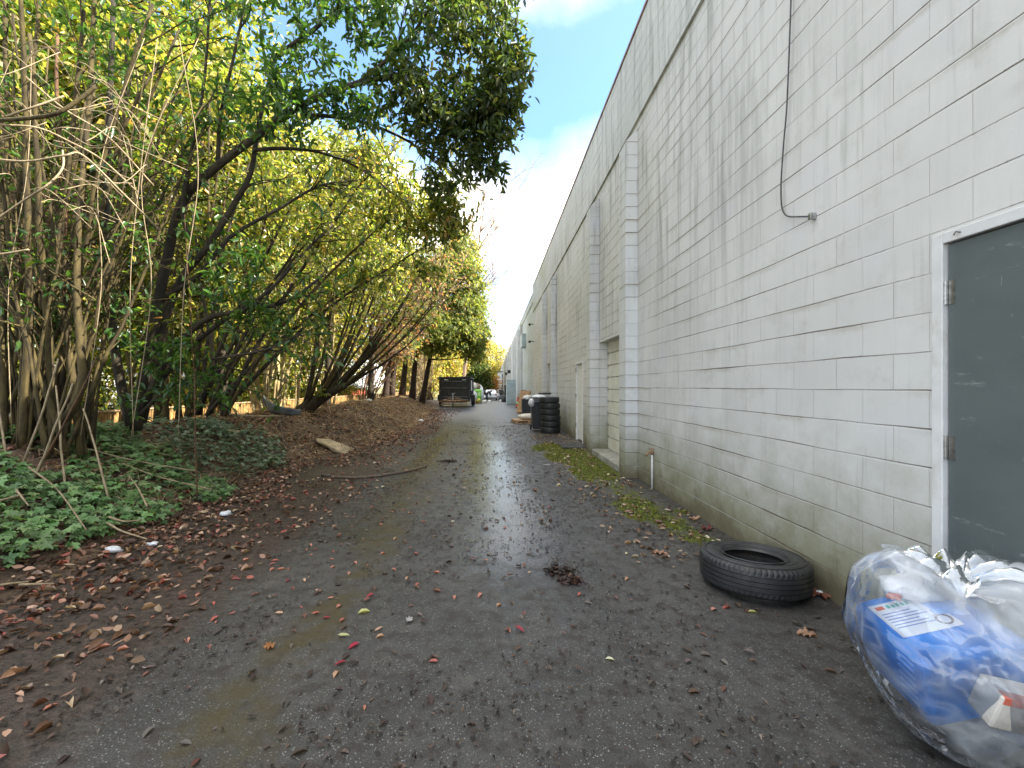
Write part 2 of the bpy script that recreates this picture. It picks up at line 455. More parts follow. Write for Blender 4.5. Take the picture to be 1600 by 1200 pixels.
M['rubber_stack'] = simple('rubber_stack', (0.020, 0.021, 0.023), 0.5, var=0.2, scale=5, spec=0.5)
M['skin'] = simple('skin', (0.35, 0.20, 0.14), 0.6)
M['cloth_dark'] = simple('cloth_dark', (0.03, 0.035, 0.045), 0.9)
M['cloth_navy'] = simple('cloth_navy', (0.05, 0.055, 0.085), 0.9)
M['hair'] = simple('hair', (0.02, 0.015, 0.012), 0.7)
M['red_wall'] = simple('red_wall', (0.40, 0.07, 0.035), 0.7, var=0.2, scale=3)
M['siding'] = simple('siding', (0.70, 0.72, 0.74), 0.6, var=0.06)
M['shingle'] = simple('shingle', (0.10, 0.10, 0.11), 0.9)
M['window'] = simple('window', (0.10, 0.16, 0.20), 0.1)
M['stone'] = simple('stone', (0.42, 0.33, 0.20), 0.85, var=0.2, scale=7, bump=0.01, bscale=10)

# --- dirt / yards
def dirt_mat():
    m, nt, b = mat('dirt'); q = NB(nt); p, x, y, z = q.pos()
    n1 = q.noise(p, 1.7, 6, 0.65); n2 = q.noise(p, 14, 6, 0.7); n3 = q.noise(p, 70, 3, 0.7)
    c = q.mix(q.ramp(n1, 0.35, 0.65), (0.050, 0.032, 0.021), (0.135, 0.090, 0.053))
    c = q.mix(q.ramp(n2, 0.50, 0.72), c, (0.21, 0.14, 0.09))
    c = q.mix(q.ramp(n3, 0.62, 0.75, 0, 0.7), c, (0.30, 0.22, 0.15))
    far = q.ramp(x, -6.2, -8.0)
    g = q.mix(q.ramp(n2, 0.35, 0.6), (0.22, 0.18, 0.075), (0.12, 0.12, 0.045))
    c = q.mix(far, c, g)
    q.put(b.inputs['Base Color'], c)
    b.inputs['Roughness'].default_value = 0.92
    q.put(b.inputs['Normal'], q.bump(q.m('ADD', n2, q.m('MULTIPLY', n3, 0.5)), 0.03))
    return m
M['dirt'] = dirt_mat()

def road_mat():
    m, nt, b = mat('asphalt'); q = NB(nt); p, x, y, z = q.pos()
    mud = q.attr('mud').outputs['Fac']; wet = q.attr('wet').outputs['Fac']; alg = q.attr('algae').outputs['Fac']; moss = q.attr('moss').outputs['Fac']
    p2 = q.xyz(x, y, 0)
    n1 = q.noise(p2, 1.1, 6, 0.65); nd = q.noise(p2, 9, 6, 0.7); agg = q.noise(p2, 130, 3, 0.75)
    vo = q.n('ShaderNodeTexVoronoi', feature='F1'); vo.inputs['Scale'].default_value = 120; q.put(vo.inputs['Vector'], p2)
    vsep = q.n('ShaderNodeSeparateColor'); nt.links.new(vo.outputs['Color'], vsep.inputs[0])
    c = q.mix(q.ramp(n1, 0.3, 0.7), (0.028, 0.026, 0.024), (0.062, 0.058, 0.053))
    c = q.mix(q.ramp(agg, 0.48, 0.72, 0, 0.6), c, (0.16, 0.16, 0.15))
    spk = q.m('MULTIPLY', q.ramp(vsep.outputs[0], 0.80, 0.90), q.ramp(vo.outputs['Distance'], 0.25, 0.45, 1, 0))
    c = q.mix(q.m('MULTIPLY', spk, 0.75), c, (0.36, 0.36, 0.34))
    # dirt film, dark organic crumbs
    c = q.mix(q.ramp(nd, 0.48, 0.62, 0, 0.8), c, (0.030, 0.023, 0.019))
    c = q.mix(q.ramp(q.noise(p2, 3.2, 6, 0.75), 0.55, 0.68, 0, 0.55), c, (0.115, 0.105, 0.095))
    am = q.ramp(q.m('ADD', alg, q.m('MULTIPLY', q.m('SUBTRACT', nd, 0.5), 0.9)), 0.35, 0.75)
    c = q.mix(q.m('MULTIPLY', q.m('MULTIPLY', am, q.ramp(q.noise(p2, 2.6, 5, 0.7), 0.36, 0.58)), 0.85), c, (0.060, 0.046, 0.016))
    mm = q.ramp(q.m('ADD', mud, q.m('MULTIPLY', q.m('SUBTRACT', nd, 0.5), 0.8)), 0.30, 0.75)
    mc = q.mix(q.ramp(q.noise(p2, 25, 5, 0.7), 0.35, 0.7), (0.028, 0.019, 0.014), (0.085, 0.057, 0.042))
    c = q.mix(q.m('MULTIPLY', mm, 0.92), c, mc)
    mo = q.ramp(q.m('ADD', moss, q.m('MULTIPLY', q.m('SUBTRACT', nd, 0.5), 1.2)), 0.25, 0.50)
    c = q.mix(q.m('MULTIPLY', mo, 0.95), c, q.mix(q.ramp(nd, 0.4, 0.6), (0.055, 0.07, 0.010), (0.15, 0.17, 0.015)))
    wm_ = q.ramp(q.m('ADD', wet, q.m('MULTIPLY', q.m('SUBTRACT', q.noise(p2, 5.5, 6, 0.7), 0.5), 1.1)), 0.30, 0.85)
    c = q.mix(q.m('MULTIPLY', wm_, 0.45), c, (0.03, 0.03, 0.032))
    q.put(b.inputs['Base Color'], c)
    dry = q.ramp(nd, 0.3, 0.7, 0.34, 0.58)
    r_ = q.m('ADD', q.m('MULTIPLY', q.m('SUBTRACT', 1.0, wm_), dry), q.m('MULTIPLY', wm_, q.ramp(y, 6, 20, 0.15, 0.42)))
    r_ = q.m('MAXIMUM', r_, q.m('MULTIPLY', mo, 0.9))
    q.put(b.inputs['Roughness'], r_)
    b.inputs['Specular IOR Level'].default_value = 0.5
    hgt = q.m('ADD', q.m('MULTIPLY', agg, 0.55), q.m('MULTIPLY', nd, 0.5))
    hgt = q.m('ADD', hgt, q.m('MULTIPLY', mm, q.m('MULTIPLY', q.noise(p2, 30, 5, 0.7), 2.0)))
    hgt = q.m('ADD', hgt, q.m('MULTIPLY', mo, q.m('MULTIPLY', agg, 2.0)))
    hgt = q.m('MULTIPLY', hgt, q.m('SUBTRACT', 1.0, q.m('MULTIPLY', wm_, 0.72)))
    und = q.bump(q.m('ADD', q.noise(p2, 3.5, 3), q.m('MULTIPLY', q.noise(p2, 40, 2), .25)), 0.007, 1.0)
    q.put(b.inputs['Normal'], q.bump(hgt, 0.008, 0.9, und))
    return m
M['road'] = road_mat()

# ------------------------------------------------------------------ ground, road
def sheet(name, xs, ys, hfun, mt, attrs=None):
    X, Y = np.meshgrid(xs, ys)
    Z = hfun(X, Y)
    V = np.stack([X.ravel(), Y.ravel(), Z.ravel()], 1)
    nx, ny = len(xs), len(ys)
    i = np.arange(nx * ny).reshape(ny, nx)
    Fs = np.stack([i[:-1, :-1], i[:-1, 1:], i[1:, 1:], i[1:, :-1]], -1).reshape(-1, 4)
    at = {k: f(X, Y).ravel() for k, f in attrs.items()} if attrs else None
    return np_mesh(name, V, Fs, 4, mt, smooth=True, attrs=at)

xs = np.concatenate([[-400, -200, -100, -60, -40, -25, -18, -14], np.linspace(-12, -9, 10)[:-1], np.linspace(-9, -2.0, 130), [0, 3, 10, 30, 80, 200, 400]])
ys = np.concatenate([[-100, -40, -10, -3], np.arange(-1, 12, 0.07), np.arange(12, 32, 0.2), np.linspace(33, 60, 20), [80, 120, 200, 400, 800]])
gfun = lambda x, y: np.where(x > -1.9, base_z(y) - 0.08, ground_h(x, y) - 0.02 * (x > -2.6))
g = sheet('ground', xs, ys, gfun, M['dirt']); tag(g, kind='structure')

def a_mud(x, y):
    edge = np.interp(y, [0, 2.5, 5, 8, 14, 30, 60], [-1.55, -1.75, -1.75, -1.95, -2.05, -3.3, -4.2])
    return sstep(0.7, -0.7, x - edge) * 0.95 + 0.25 * sstep(1.9, 2.3, x)
def a_wet(x, y):
    c1 = np.interp(y, [0, 4, 5.5, 8, 11, 16, 22, 28, 40], [0.25, 0.25, 0.15, -0.05, -0.15, -0.75, -1.25, -1.3, -1.2])
    wd = np.interp(y, [0, 4, 8, 14, 40], [0.75, 0.72, 0.55, 0.50, 0.8])
    a = np.exp(-((x - c1) / wd) ** 2) * (0.65 + 0.5 * (fbm(x * 0.8, y * 0.55) - 0.35))
    a = a * np.interp(y, [0, 3, 3.8, 8, 60], [0.35, 0.5, 0.95, 1.1, 1.0])
    b_ = 0.5 * np.exp(-((x - np.interp(y, [0, 6, 14, 30], [-1.2, -1.35, -1.5, -2.2])) / 0.35) ** 2) * (y > 4)
    return np.clip(a + b_ + 0.34 * fbm(x * 0.5, y * 0.3) + sstep(6, 20, y) * 0.28, 0, 1.2)
def a_alg(x, y):
    c1 = np.interp(y, [0, 2.5, 5, 9, 14], [-1.05, -1.0, -1.05, -1.25, -1.5]) + 0.3 * (fbm(y * 0.7, y * 0 + 1) - 0.5)
    return np.exp(-((x - c1) / 0.32) ** 2) * 0.9 * sstep(13, 7, y) * (.45 + .75 * sstep(.30, .6, fbm(x * 1.6 + 7, y * 0.9)))
def a_moss(x, y):
    a = np.exp(-((x - np.interp(y, [3, 5, 9, 11], [2.05, 1.85, 1.55, 1.35])) / np.interp(y, [3, 6, 11], [0.20, 0.36, 0.52])) ** 2)
    return a * sstep(3.2, 4.4, y) * sstep(12.0, 9.3, y) * np.interp(y, [3, 4, 5, 6, 7, 8, 10, 12], [.5, 1, 1, .85, .8, 1.1, 1.1, .4]) * (0.45 + 1.2 * sstep(.3, .65, fbm(x * 2.0, y * 1.4)))
rxs = np.linspace(-4.6, 2.5, 150)
rys = np.concatenate([np.arange(-3, 8, 0.045), np.arange(8, 30, 0.12), np.linspace(30.5, 90, 100), [100, 120, 160, 200, 300]])
road = sheet('road', rxs, rys, road_h, M['road'], {'mud': a_mud, 'wet': a_wet, 'algae': a_alg, 'moss': a_moss})
tag(road, kind='structure')

# ------------------------------------------------------------------ building
XW, XP = 2.28, 2.084
XB = 2.245
ZB, ZT = E + 4.17, E + 5.58      # underside and top of the upper band
bld = thing('warehouse', 'long white painted concrete block warehouse wall with pilasters along the right of the alley', 'building', (XW, 0, 0))
def B(mb, name, mt, parent, **kw):
    """geometry is given in world coordinates; shift it into the parent's space"""
    o = mb.build(name, mt, None, **kw)
    px = Vector((0, 0, 0)); q_ = parent
    while q_ is not None: px += q_.location; q_ = q_.parent
    me = o.data; me.transform(Matrix.Translation(-px)); o.parent = parent
    return o
YD0, YD1 = 1.24, 2.235     # near steel door opening
ZD = E + 0.775
YEND = 24.2
wall = MB()
bays = [(7.13, 9.24, 2.40), (15.75, 18.1, 2.40)]
zb = -0.3
segs = [(-9, YD0)]
wall.box(XW, XW + 0.3, -9, YD0, zb, ZT)
wall.box(XW, XW + 0.3, YD0, YD1, ZD, ZT)
cur = YD1
# second (white) door
D2 = (10.9, 11.8, 2.10)
for (a, b_, top) in [(7.13, 9.24, E + 0.935), D2 and (D2[0], D2[1], D2[2]), (15.75, 18.1, E + 0.935)]:
    wall.box(XW, XW + 0.3, cur, a, zb, ZT)
    wall.box(XW, XW + 0.3, a, b_, top, ZT)
    cur = b_
wall.box(XW, XW + 0.3, cur, YEND, zb, ZT)
B(wall, 'wall', M['wall'], bld)
r_ = MB(); r_.box(XW + 0.3, 30, -9, YEND, ZT - 0.9, ZT - 0.6); r_.box(29.7, 30, -9, YEND, -0.3, ZT - 0.9); r_.box(XW + 0.3, 29.7, -9, -8.7, -0.3, ZT - 0.9); r_.box(XW + 0.3, 29.7, YEND - 0.3, YEND, -0.3, ZT - 0.9)
B(r_, 'roof', M['roof'], bld)
bd = MB(); bd.box(XB, XW - 0.001, -9, YEND, ZB, ZT); B(bd, 'upper_band', M['band'], bld)
cp = MB(); cp.box(XB - 0.02, XW + 0.32, -9, YEND + 0.02, ZT + 0.002, ZT + 0.045); B(cp, 'coping', M['flashing'], bld)
for y0 in (6.78, 9.24, 15.4, 18.1):
    pm = MB(); z1, z2 = E + 3.85, E + 4.05
    pm.add([(XP, y0, -.2), (XW - .001, y0, -.2), (XW - .001, y0, z2), (XP, y0, z1), (XP, y0 + .35, -.2), (XW - .001, y0 + .35, -.2), (XW - .001, y0 + .35, z2), (XP, y0 + .35, z1)], [(0, 1, 2, 3), (5, 4, 7, 6), (4, 0, 3, 7), (3, 2, 6, 7), (1, 5, 6, 2), (4, 5, 1, 0)])
    # splayed cap under the band
    B(pm, 'pilaster', M['pilaster'], bld, bevel=0.008)
# jambs are the wall thickness itself
# roller doors
for (a, b_, kind) in ((7.13, 9.24, 0), (15.75, 18.1, 1)):
    pr = bpy.data.objects.new('roll_up_door', None); link(pr, bld); pr.location = (0.18, (a + b_) / 2, 0)
    n = 9; H = E + 0.935 + 0.02; z0 = 0.13; step = (H - z0) / n
    for i in range(n):
        s = MB(); s.box(XW + 0.18, XW + 0.21, a + 0.005, b_ - 0.005, z0 + i * step + 0.006, z0 + (i + 1) * step - 0.006)
        B(s, 'door_panel', M['roller'] if not (kind and i < 5) else M['rust'], pr, bevel=0.006)
    s = MB(); s.box(XW + 0.214, XW + 0.28, a + 0.002, b_ - 0.002, z0, H); B(s, 'door_backing', M['black_metal'], pr)
    for i in range(n - 1):
        s = MB(); s.box(XW + 0.165, XW + 0.178, b_ - 0.06, b_ - 0.02, z0 + (i + 0.88) * step, z0 + (i + 1.12) * step)
        B(s, 'hinge', M['steel'], pr)
    s = MB(); s.box(XP + 0.03, XW + 0.28, a + 0.004, b_ - 0.004, -0.1, 0.125); B(s, 'threshold', M['concrete'], bld, bevel=0.02)
# near steel door
dr = bpy.data.objects.new('door', None); link(dr, bld); dr.location = (0, 1.7, 0)
dr['label'] = 'dark grey green steel door with white frame at right edge'
s = MB(); s.box(XW + 0.012, XW + 0.06, YD0 + 0.06, YD1 - 0.062, 0.03, ZD - 0.062); B(s, 'door_leaf', M['door_grey'], dr, bevel=0.003)
s = MB(); s.box(XW - 0.012, XW + 0.12, YD1 - 0.055, YD1 - 0.0005, -0.02, ZD - 0.001); s.box(XW - 0.012, XW + 0.12, YD0 + 0.0005, YD0 + 0.055, -0.02, ZD - 0.001); s.box(XW - 0.0118, XW + 0.12, YD0 + 0.056, YD1 - 0.056, ZD - 0.055, ZD - 0.001)
B(s, 'door_frame', M['frame_white'], dr, bevel=0.004)
for zc in (E + (VY - 459) / F * 2.2, E + (VY - 698) / F * 2.2):
    s = MB()
    for k in range(5): s.lathe([(0.0, k * 0.024), (0.0085, k * 0.024), (0.0085, k * 0.024 + 0.0225), (0.0, k * 0.024 + 0.0225)], 12, rot(loc=(XW + 0.001, YD1 - 0.0585, zc - 0.06)))
    s.box(XW + 0.0085, XW + 0.0118, YD1 - 0.095, YD1 - 0.064, zc - 0.06, zc + 0.06)
    B(s, 'hinge', M['steel'], dr)
s = MB(); s.tube([(XW - 0.012, YD1 - 0.14, ZD - 0.026), (XW - 0.03, YD1 - 0.135, ZD - 0.022), (XW - 0.03, YD1 - 0.125, ZD - 0.035)], 0.004, 6); B(s, 'hook', M['steel'], dr)
s = MB(); s.tube([(XW + 0.012, YD0 + 0.13, 1.0), (XW - 0.05, YD0 + 0.13, 1.0), (XW - 0.052, YD0 + 0.24, 1.0)], 0.011, 8); B(s, 'handle', M['steel'], dr)
# white far door
d2 = bpy.data.objects.new('door', None); link(d2, bld); d2.location = (0, 11.3, 0); d2['label'] = 'narrow white door between second pilaster and the tyre stack'
s = MB(); s.box(XW + 0.03, XW + 0.07, D2[0] + 0.05, D2[1] - 0.05, 0.05, D2[2] - 0.05); B(s, 'door_leaf', M['white_paint'], d2)
s = MB(); s.box(XW - 0.015, XW + 0.1, D2[0] + 0.001, D2[0] + 0.049, 0, D2[2] - 0.001); s.box(XW - 0.015, XW + 0.1, D2[1] - 0.049, D2[1] - 0.001, 0, D2[2] - 0.001); s.box(XW - 0.0148, XW + 0.1, D2[0] + 0.05, D2[1] - 0.05, D2[2] - 0.049, D2[2] - 0.001)
B(s, 'door_frame', M['white_paint'], d2, bevel=0.004)
for zc in (0.35, 1.15, 1.85):
    s = MB(); s.box(XW - 0.025, XW - 0.0155, D2[1] - 0.075, D2[1] - 0.03, zc, zc + 0.11); B(s, 'hinge', M['black_metal'], d2)
# little lamp brackets on the wall
for (yy, zz) in ((24.0, E + 3.45), (24.0, E + 2.5)):
    s = MB(); s.lathe([(0, 0), (0.05, 0), (0.07, 0.14), (0, 0.17)], 12, rot(R(100), 0, 0, (XW - 0.25, yy, zz))); s.tube([(XW, yy, zz), (XW - 0.25, yy, zz + 0.03)], 0.02, 6)
    B(s, 'wall_lamp', M['black_metal'], bld)
# tap and cable: separate things
tp = thing('water_tap', 'white standpipe with small brass tap low on the wall beside the nearest pilaster', 'tap', (XW - 0.03, 6.1, 0))
s = MB(); s.tube([(0, 0, 0.0), (0, 0, 0.50)], 0.013, 10); s.build('pipe', M['white_paint'], tp, smooth=True)
s = MB(); s.lathe([(0, 0.49), (0.02, 0.49), (0.022, 0.53), (0.012, 0.55), (0, 0.55)], 12); s.tube([(0, 0, 0.52), (-0.05, -0.01, 0.52), (-0.075, -0.012, 0.50), (-0.08, -0.012, 0.47)], [0.012, 0.013, 0.013, 0.014], 10)
s.build('spout', M['rust'], tp, smooth=True)
s = MB(); s.box(-0.05, 0.03, -0.012, 0.0, 0.565, 0.575); s.tube([(-0.01, -0.006, 0.54), (-0.01, -0.006, 0.57)], 0.005, 6); s.build('valve_handle', M['rust'], tp)
cb = [(XW - 0.03, 3.22, ZB - 0.02), (XW - 0.03, 3.25, 4.6), P(1233, 150, 3.30), P(1226, 220, 3.34), P(1219, 280, 3.37), P(1219, 315, 3.37), P(1223, 331, 3.345), P(1232, 338, 3.29), P(1250, 338.5, 3.17), P(1268, 338, 3.06)]
cb = [np.array([XW - 0.03, p_[1], p_[2]]) for p_ in cb]
def smooth_path(pts, n):
    pts = np.asarray(pts, float)
    k = len(pts); out = []
    pp = np.vstack([2 * pts[0] - pts[1], pts, 2 * pts[-1] - pts[-2]])
    for i in range(k - 1):
        a, b_, c, d = pp[i], pp[i + 1], pp[i + 2], pp[i + 3]
        for t_ in np.linspace(0, 1, n, endpoint=False):
            out.append(0.5 * ((2 * b_) + (-a + c) * t_ + (2 * a - 5 * b_ + 4 * c - d) * t_ ** 2 + (-a + 3 * b_ - 3 * c + d) * t_ ** 3))
    out.append(pts[-1]); return np.array(out)
s = MB(); s.tube(smooth_path(cb, 5), 0.0055, 8)
o = s.build('cable', M['cable'], smooth=True); tag(o, 'thin dark cable hanging down the white wall and bent into a bracket', 'cable')
s = MB(); p_ = cb[-1]; s.box(XW - 0.045, XW - 0.001, p_[1] - 0.02, p_[1] + 0.006, p_[2] - 0.025, p_[2] + 0.02)
o = s.build('cable_bracket', M['steel'], bevel=0.003); tag(o, 'small metal clip on the white wall holding the loose cable end', 'bracket')
# drain mat
s = MB(); s.box(1.62, 2.22, 10.0, 10.75, 0.018, 0.04); o = s.build('drain_cover', M['black_metal'], bevel=0.004)
tag(o, 'flat dark drain cover on the asphalt beside the second pilaster', 'drain cover')

# ---- farther part of the row
b2 = thing('warehouse', 'farther lower grey block building continuing the row beyond the stacked tyres', 'building', (XW, YEND, 0))
ZT2, ZB2 = E + 5.20, E + 4.75
YE2 = 175
s = MB(); s.box(XW, XW + 0.3, YEND + 0.002, YE2, -1, ZT2); B(s, 'wall', M['wall_b'], b2)
s = MB(); s.box(XB, XW - 0.001, YEND + 0.004, YE2, ZB2, ZT2); B(s, 'upper_band', M['band'], b2)
s = MB(); s.box(XB - .02, XW + 0.32, YEND + 0.022, YE2 + 0.02, ZT2 + 0.002, ZT2 + 0.04); B(s, 'coping', M['flashing'], b2)
s = MB(); s.box(XW + 0.3, 30, YEND + 0.01, YE2, ZT2 - 0.9, ZT2 - 0.6); s.box(XW + 0.3, 30, YE2 - 0.3, YE2 - 0.01, -1, ZT2 - 0.9); B(s, 'roof', M['roof'], b2)
yy = 33.0
k = 0
while yy < 170:
    s = MB(); s.box(XP + 0.021, XW - 0.001, yy, yy + 0.5, -1, ZB2 - 0.003); B(s, 'pilaster', M['pilaster'], b2)
    s = MB(); s.box(XP + 0.021, XW - 0.001, yy + 3.0, yy + 3.5, -1, ZB2 - 0.003); B(s, 'pilaster', M['pilaster'], b2)
    s = MB(); s.box(XW - 0.012, XW + 0.05, yy + 0.7, yy + 2.8, -0.8, 2.3); B(s, 'roll_up_door', M['roller'] if k % 3 != 1 else M['grey_panel'], b2)
    yy += 8.9; k += 1
s = MB(); s.tube([(XP - 0.06, 36.6, 0), (XP - 0.06, 36.6, ZB2)], 0.06, 8); B(s, 'downpipe', M['white_paint'], b2)
s = MB(); s.tube([(XP - 0.06, 45.4, 0), (XP - 0.06, 45.4, ZB2)], 0.06, 8); B(s, 'downpipe', M['white_paint'], b2)
s = MB(); s.box(XW - 0.28, XW - 0.002, 29.6, 31.2, E + 2.75, E + 3.65); B(s, 'wall_box', M['grey_panel'], b2, bevel=0.02)
for (yy, zz) in ((52.0, E + 1.6), (64.0, E + 1.7)):
    s = MB(); s.box(XP - 0.3, XW, yy, yy + 0.4, zz, zz + 0.4); B(s, 'wall_lamp', M['black_metal'], b2)
# grey cupboard
gc = thing('utility_cabinet', 'tall pale grey metal cabinet standing out from the wall beyond the pallets', 'cabinet', (1.62, 38.0, -0.12))
s = MB(); s.box(-0.42, 0.44, -0.4, 0.9, 0, 2.1); s.build('body', M['grey_panel'], gc, bevel=0.02)
s = MB(); s.box(-0.44, 0.46, -0.42, 0.92, 2.102, 2.16); s.build('lid', M['grey_panel'], gc, bevel=0.01)
for x_ in (-0.22, 0.22):
    s = MB(); s.box(x_ - 0.19, x_ + 0.19, -0.425, -0.402, 0.1, 2.0); dd = s.build('door', M['grey_panel'], gc, bevel=0.01)
    s = MB(); s.box(x_ - 0.15 if x_ > 0 else x_ + 0.12, x_ - 0.12 if x_ > 0 else x_ + 0.15, -0.45, -0.427, 1.0, 1.15); s.build('handle', M['steel'], dd)

# ------------------------------------------------------------------ tyres
def tyre_profile(Ro, Ri, T, ribs=5, groove=0.008):
    """closed (r,z) loop, z from 0 to T"""
    h = T / 2; pts = []
    pts.append((Ri, h - T * 0.33)); pts.append((Ri + 0.012, h - T * 0.40)); pts.append((Ri + 0.03, h - T * 0.44))
    pts.append((Ri + (Ro - Ri) * 0.45, h - T * 0.50)); pts.append((Ri + (Ro - Ri) * 0.62, h - T * 0.495)); pts.append((Ri + (Ro - Ri) * 0.66, h - T * 0.48))
    pts.append((Ri + (Ro - Ri) * 0.84, h - T * 0.45)); pts.append((Ro - 0.012, h - T * 0.40))
    tw = T * 0.74; n = ribs
    rw = tw / n
    for i in range(n):
        z0 = h - tw / 2 + i * rw
        cr_ = lambda z: Ro - 0.006 * ((z - h) / (tw / 2)) ** 2
        pts.append((cr_(z0 + rw * 0.08), z0 + rw * 0.08)); pts.append((cr_(z0 + rw * 0.92), z0 + rw * 0.92))
        if i < n - 1:
            pts.append((Ro - groove, z0 + rw * 0.95)); pts.append((Ro - groove, z0 + rw * 1.05))
    top = [(r, T - z) for (r, z) in pts[:8]][::-1]
    pts += top
    # inside
    pts += [(Ri + 0.02, h + T * 0.27), (Ri + (Ro - Ri) * 0.55, h + T * 0.40), (Ro - 0.03, h + T * 0.30), (Ro - 0.022, h), (Ro - 0.03, h - T * 0.30), (Ri + (Ro - Ri) * 0.55, h - T * 0.40), (Ri + 0.02, h - T * 0.27)]
    return pts
def tyre_parts(root, Ro, Ri, T, k, ribs, mt, sipes=True):
    pr = tyre_profile(Ro, Ri, T, ribs)
    sh = {6, 7, 8, 8 + ribs * 4 - 2, 8 + ribs * 4 - 3, 8 + ribs * 4 - 1}
    def mod(i, j, r, z):
        if sipes and i in sh and j % 3 == 0: return r - 0.0045, z
        return r, z
    s = MB(); s.lathe(pr, k, None, True, mod)
    return s.build('tyre_body', mt, root, smooth=False)
ty = thing('tyre', 'big worn black truck tyre lying flat on the asphalt against the wall', 'tyre', (1.89, 3.13, 0.012))
ty.rotation_euler = (R(-3.2), R(1.0), 0); ty.location.z = 0.025
o = tyre_parts(ty, 0.355, 0.195, 0.215, 192, 5, M['rubber'])
s = MB()
pr = []
for rr in (0.212, 0.262, 0.312):
    s.lathe([(rr, 0.2100), (rr + 0.001, 0.2172 if rr < 0.3 else 0.2140), (rr + 0.005, 0.2172 if rr < 0.3 else 0.2140), (rr + 0.006, 0.2090)], 96)
s.build('sidewall_ring', M['rubber'], ty, smooth=True)

ry = 13.5; rx = 1.80
proto = None
names = ['bottom tyre of the tall stack beside the black bin', 'second tyre from the bottom of the tall stack', 'third tyre from the bottom of the tall stack', 'third tyre from the top of the tall stack', 'second tyre from the top of the tall stack', 'topmost tyre of the tall stack, pushed slightly to the left']
for i in range(6):
    if proto is None:
        t_ = thing('tyre', names[0], 'tyre', (rx, ry, 0.015), group='black tyres stacked by the wall')
        tyre_parts(t_, 0.315, 0.18, 0.185, 64, 4, M['rubber_stack'], False); proto = t_
    else:
        t_ = proto.copy(); link(t_); t_['label'] = names[i]
        for c in proto.children:
            d = c.copy(); link(d, t_)
    t_.location = (rx + random.uniform(-0.015, 0.015) - (0.02 if i == 5 else 0), ry, 0.015 + i * 0.186)
    t_.rotation_euler = (0, 0, random.uniform(0, 6))
proto_ty = proto
# ---- black wheeled bin behind the stack
bn = thing('wheelie_bin', 'black plastic wheeled bin with a white bag at its rim, left of the tyre stack', 'bin', (1.52, 14.2, 0.012))
def taper_box(s, x, y, z0, z1, k0, k1):
    V = []
    for z, k in ((z0, k0), (z1, k1)):
        for a, b_ in ((-1, -1), (1, -1), (1, 1), (-1, 1)): V.append((a * x * k, b_ * y * k, z))
    return s.add(V, [(0, 3, 2, 1), (4, 5, 6, 7), (0, 1, 5, 4), (1, 2, 6, 5), (2, 3, 7, 6), (3, 0, 4, 7)])
s = MB(); taper_box(s, 0.28, 0.32, 0.06, 0.95, 0.78, 1.0); s.build('bin_body', M['black_plastic'], bn, bevel=0.025)
s = MB(); s.box(-0.31, 0.31, -0.35, 0.35, 0.93, 0.98); s.build('rim', M['grey_plastic'], bn, bevel=0.012)
s = MB(); taper_box(s, 0.30, 0.34, 0.985, 1.05, 1.0, 0.86); s.build('lid', M['black_plastic'], bn, bevel=0.02)
for sx in (-1, 1):
    s = MB(); s.lathe([(0, -0.025), (0.09, -0.025), (0.1, -0.01), (0.1, 0.01), (0.09, 0.025), (0, 0.025)], 20, rot(0, R(90), 0, (sx * 0.25, 0.28, 0.1))); s.build('wheel', M['rubber_stack'], bn)
s = MB(); s.tube([(-0.22, 0.36, 0.96), (-0.22, 0.42, 0.98), (0.22, 0.42, 0.98), (0.22, 0.36, 0.96)], 0.014, 8); s.build('handle', M['black_plastic'], bn)
def lump(name, loc, r, mt, label=None, cat=None, seed=0, amp=0.3, group=None, parent=None, freq=3.0, sub=3):
    bm = bmesh.new(); bmesh.ops.create_icosphere(bm, subdivisions=sub, radius=1)
    for v in bm.verts:
        p_ = v.co.copy()
        n_ = fbm(p_.x * freq + seed * 5.1 + p_.z, p_.y * freq + seed * 3.3 + p_.z * freq * 0.7, 3)
        rdg = abs(fbm(p_.x * freq * 2 + seed, p_.y * freq * 2 + p_.z * 3 + 7, 2) - 0.5) * 0.5
        k_ = 1 + amp * (float(n_) - 0.5) * 2 - float(rdg) * amp
        v.co = Vector((p_.x * r[0] * k_, p_.y * r[1] * k_, max(p_.z * r[2] * k_, -r[2] * 0.92)))
    me = bpy.data.meshes.new(name); bm.to_mesh(me); bm.free(); me.materials.append(mt)
    me.polygons.foreach_set('use_smooth', np.ones(len(me.polygons), dtype=bool))
    o = bpy.data.objects.new(name, me); link(o, parent); o.location = loc
    if label: tag(o, label, cat, group)
    return o
lump('plastic_bag', (1.24, 13.85, 0.93), (0.10, 0.12, 0.14), M['white_plastic'], 'crumpled white plastic bag hanging over the rim of the black wheeled bin', 'bag', 4)
lump('plastic_bag', (1.50, 14.1, 1.11), (0.24, 0.2, 0.075), M['white_plastic'], 'flat white plastic bag lying on the lid of the black wheeled bin', 'bag', 8)
s = MB(); s.box(-0.22, 0.2, -0.1, 0.1, 0, 0.06); o = s.build('plank', M['black_plastic'], bevel=0.01); o.location = (1.72, 14.25, 1.19); tag(o, 'short black board lying on top of the bin behind the tyres', 'board')
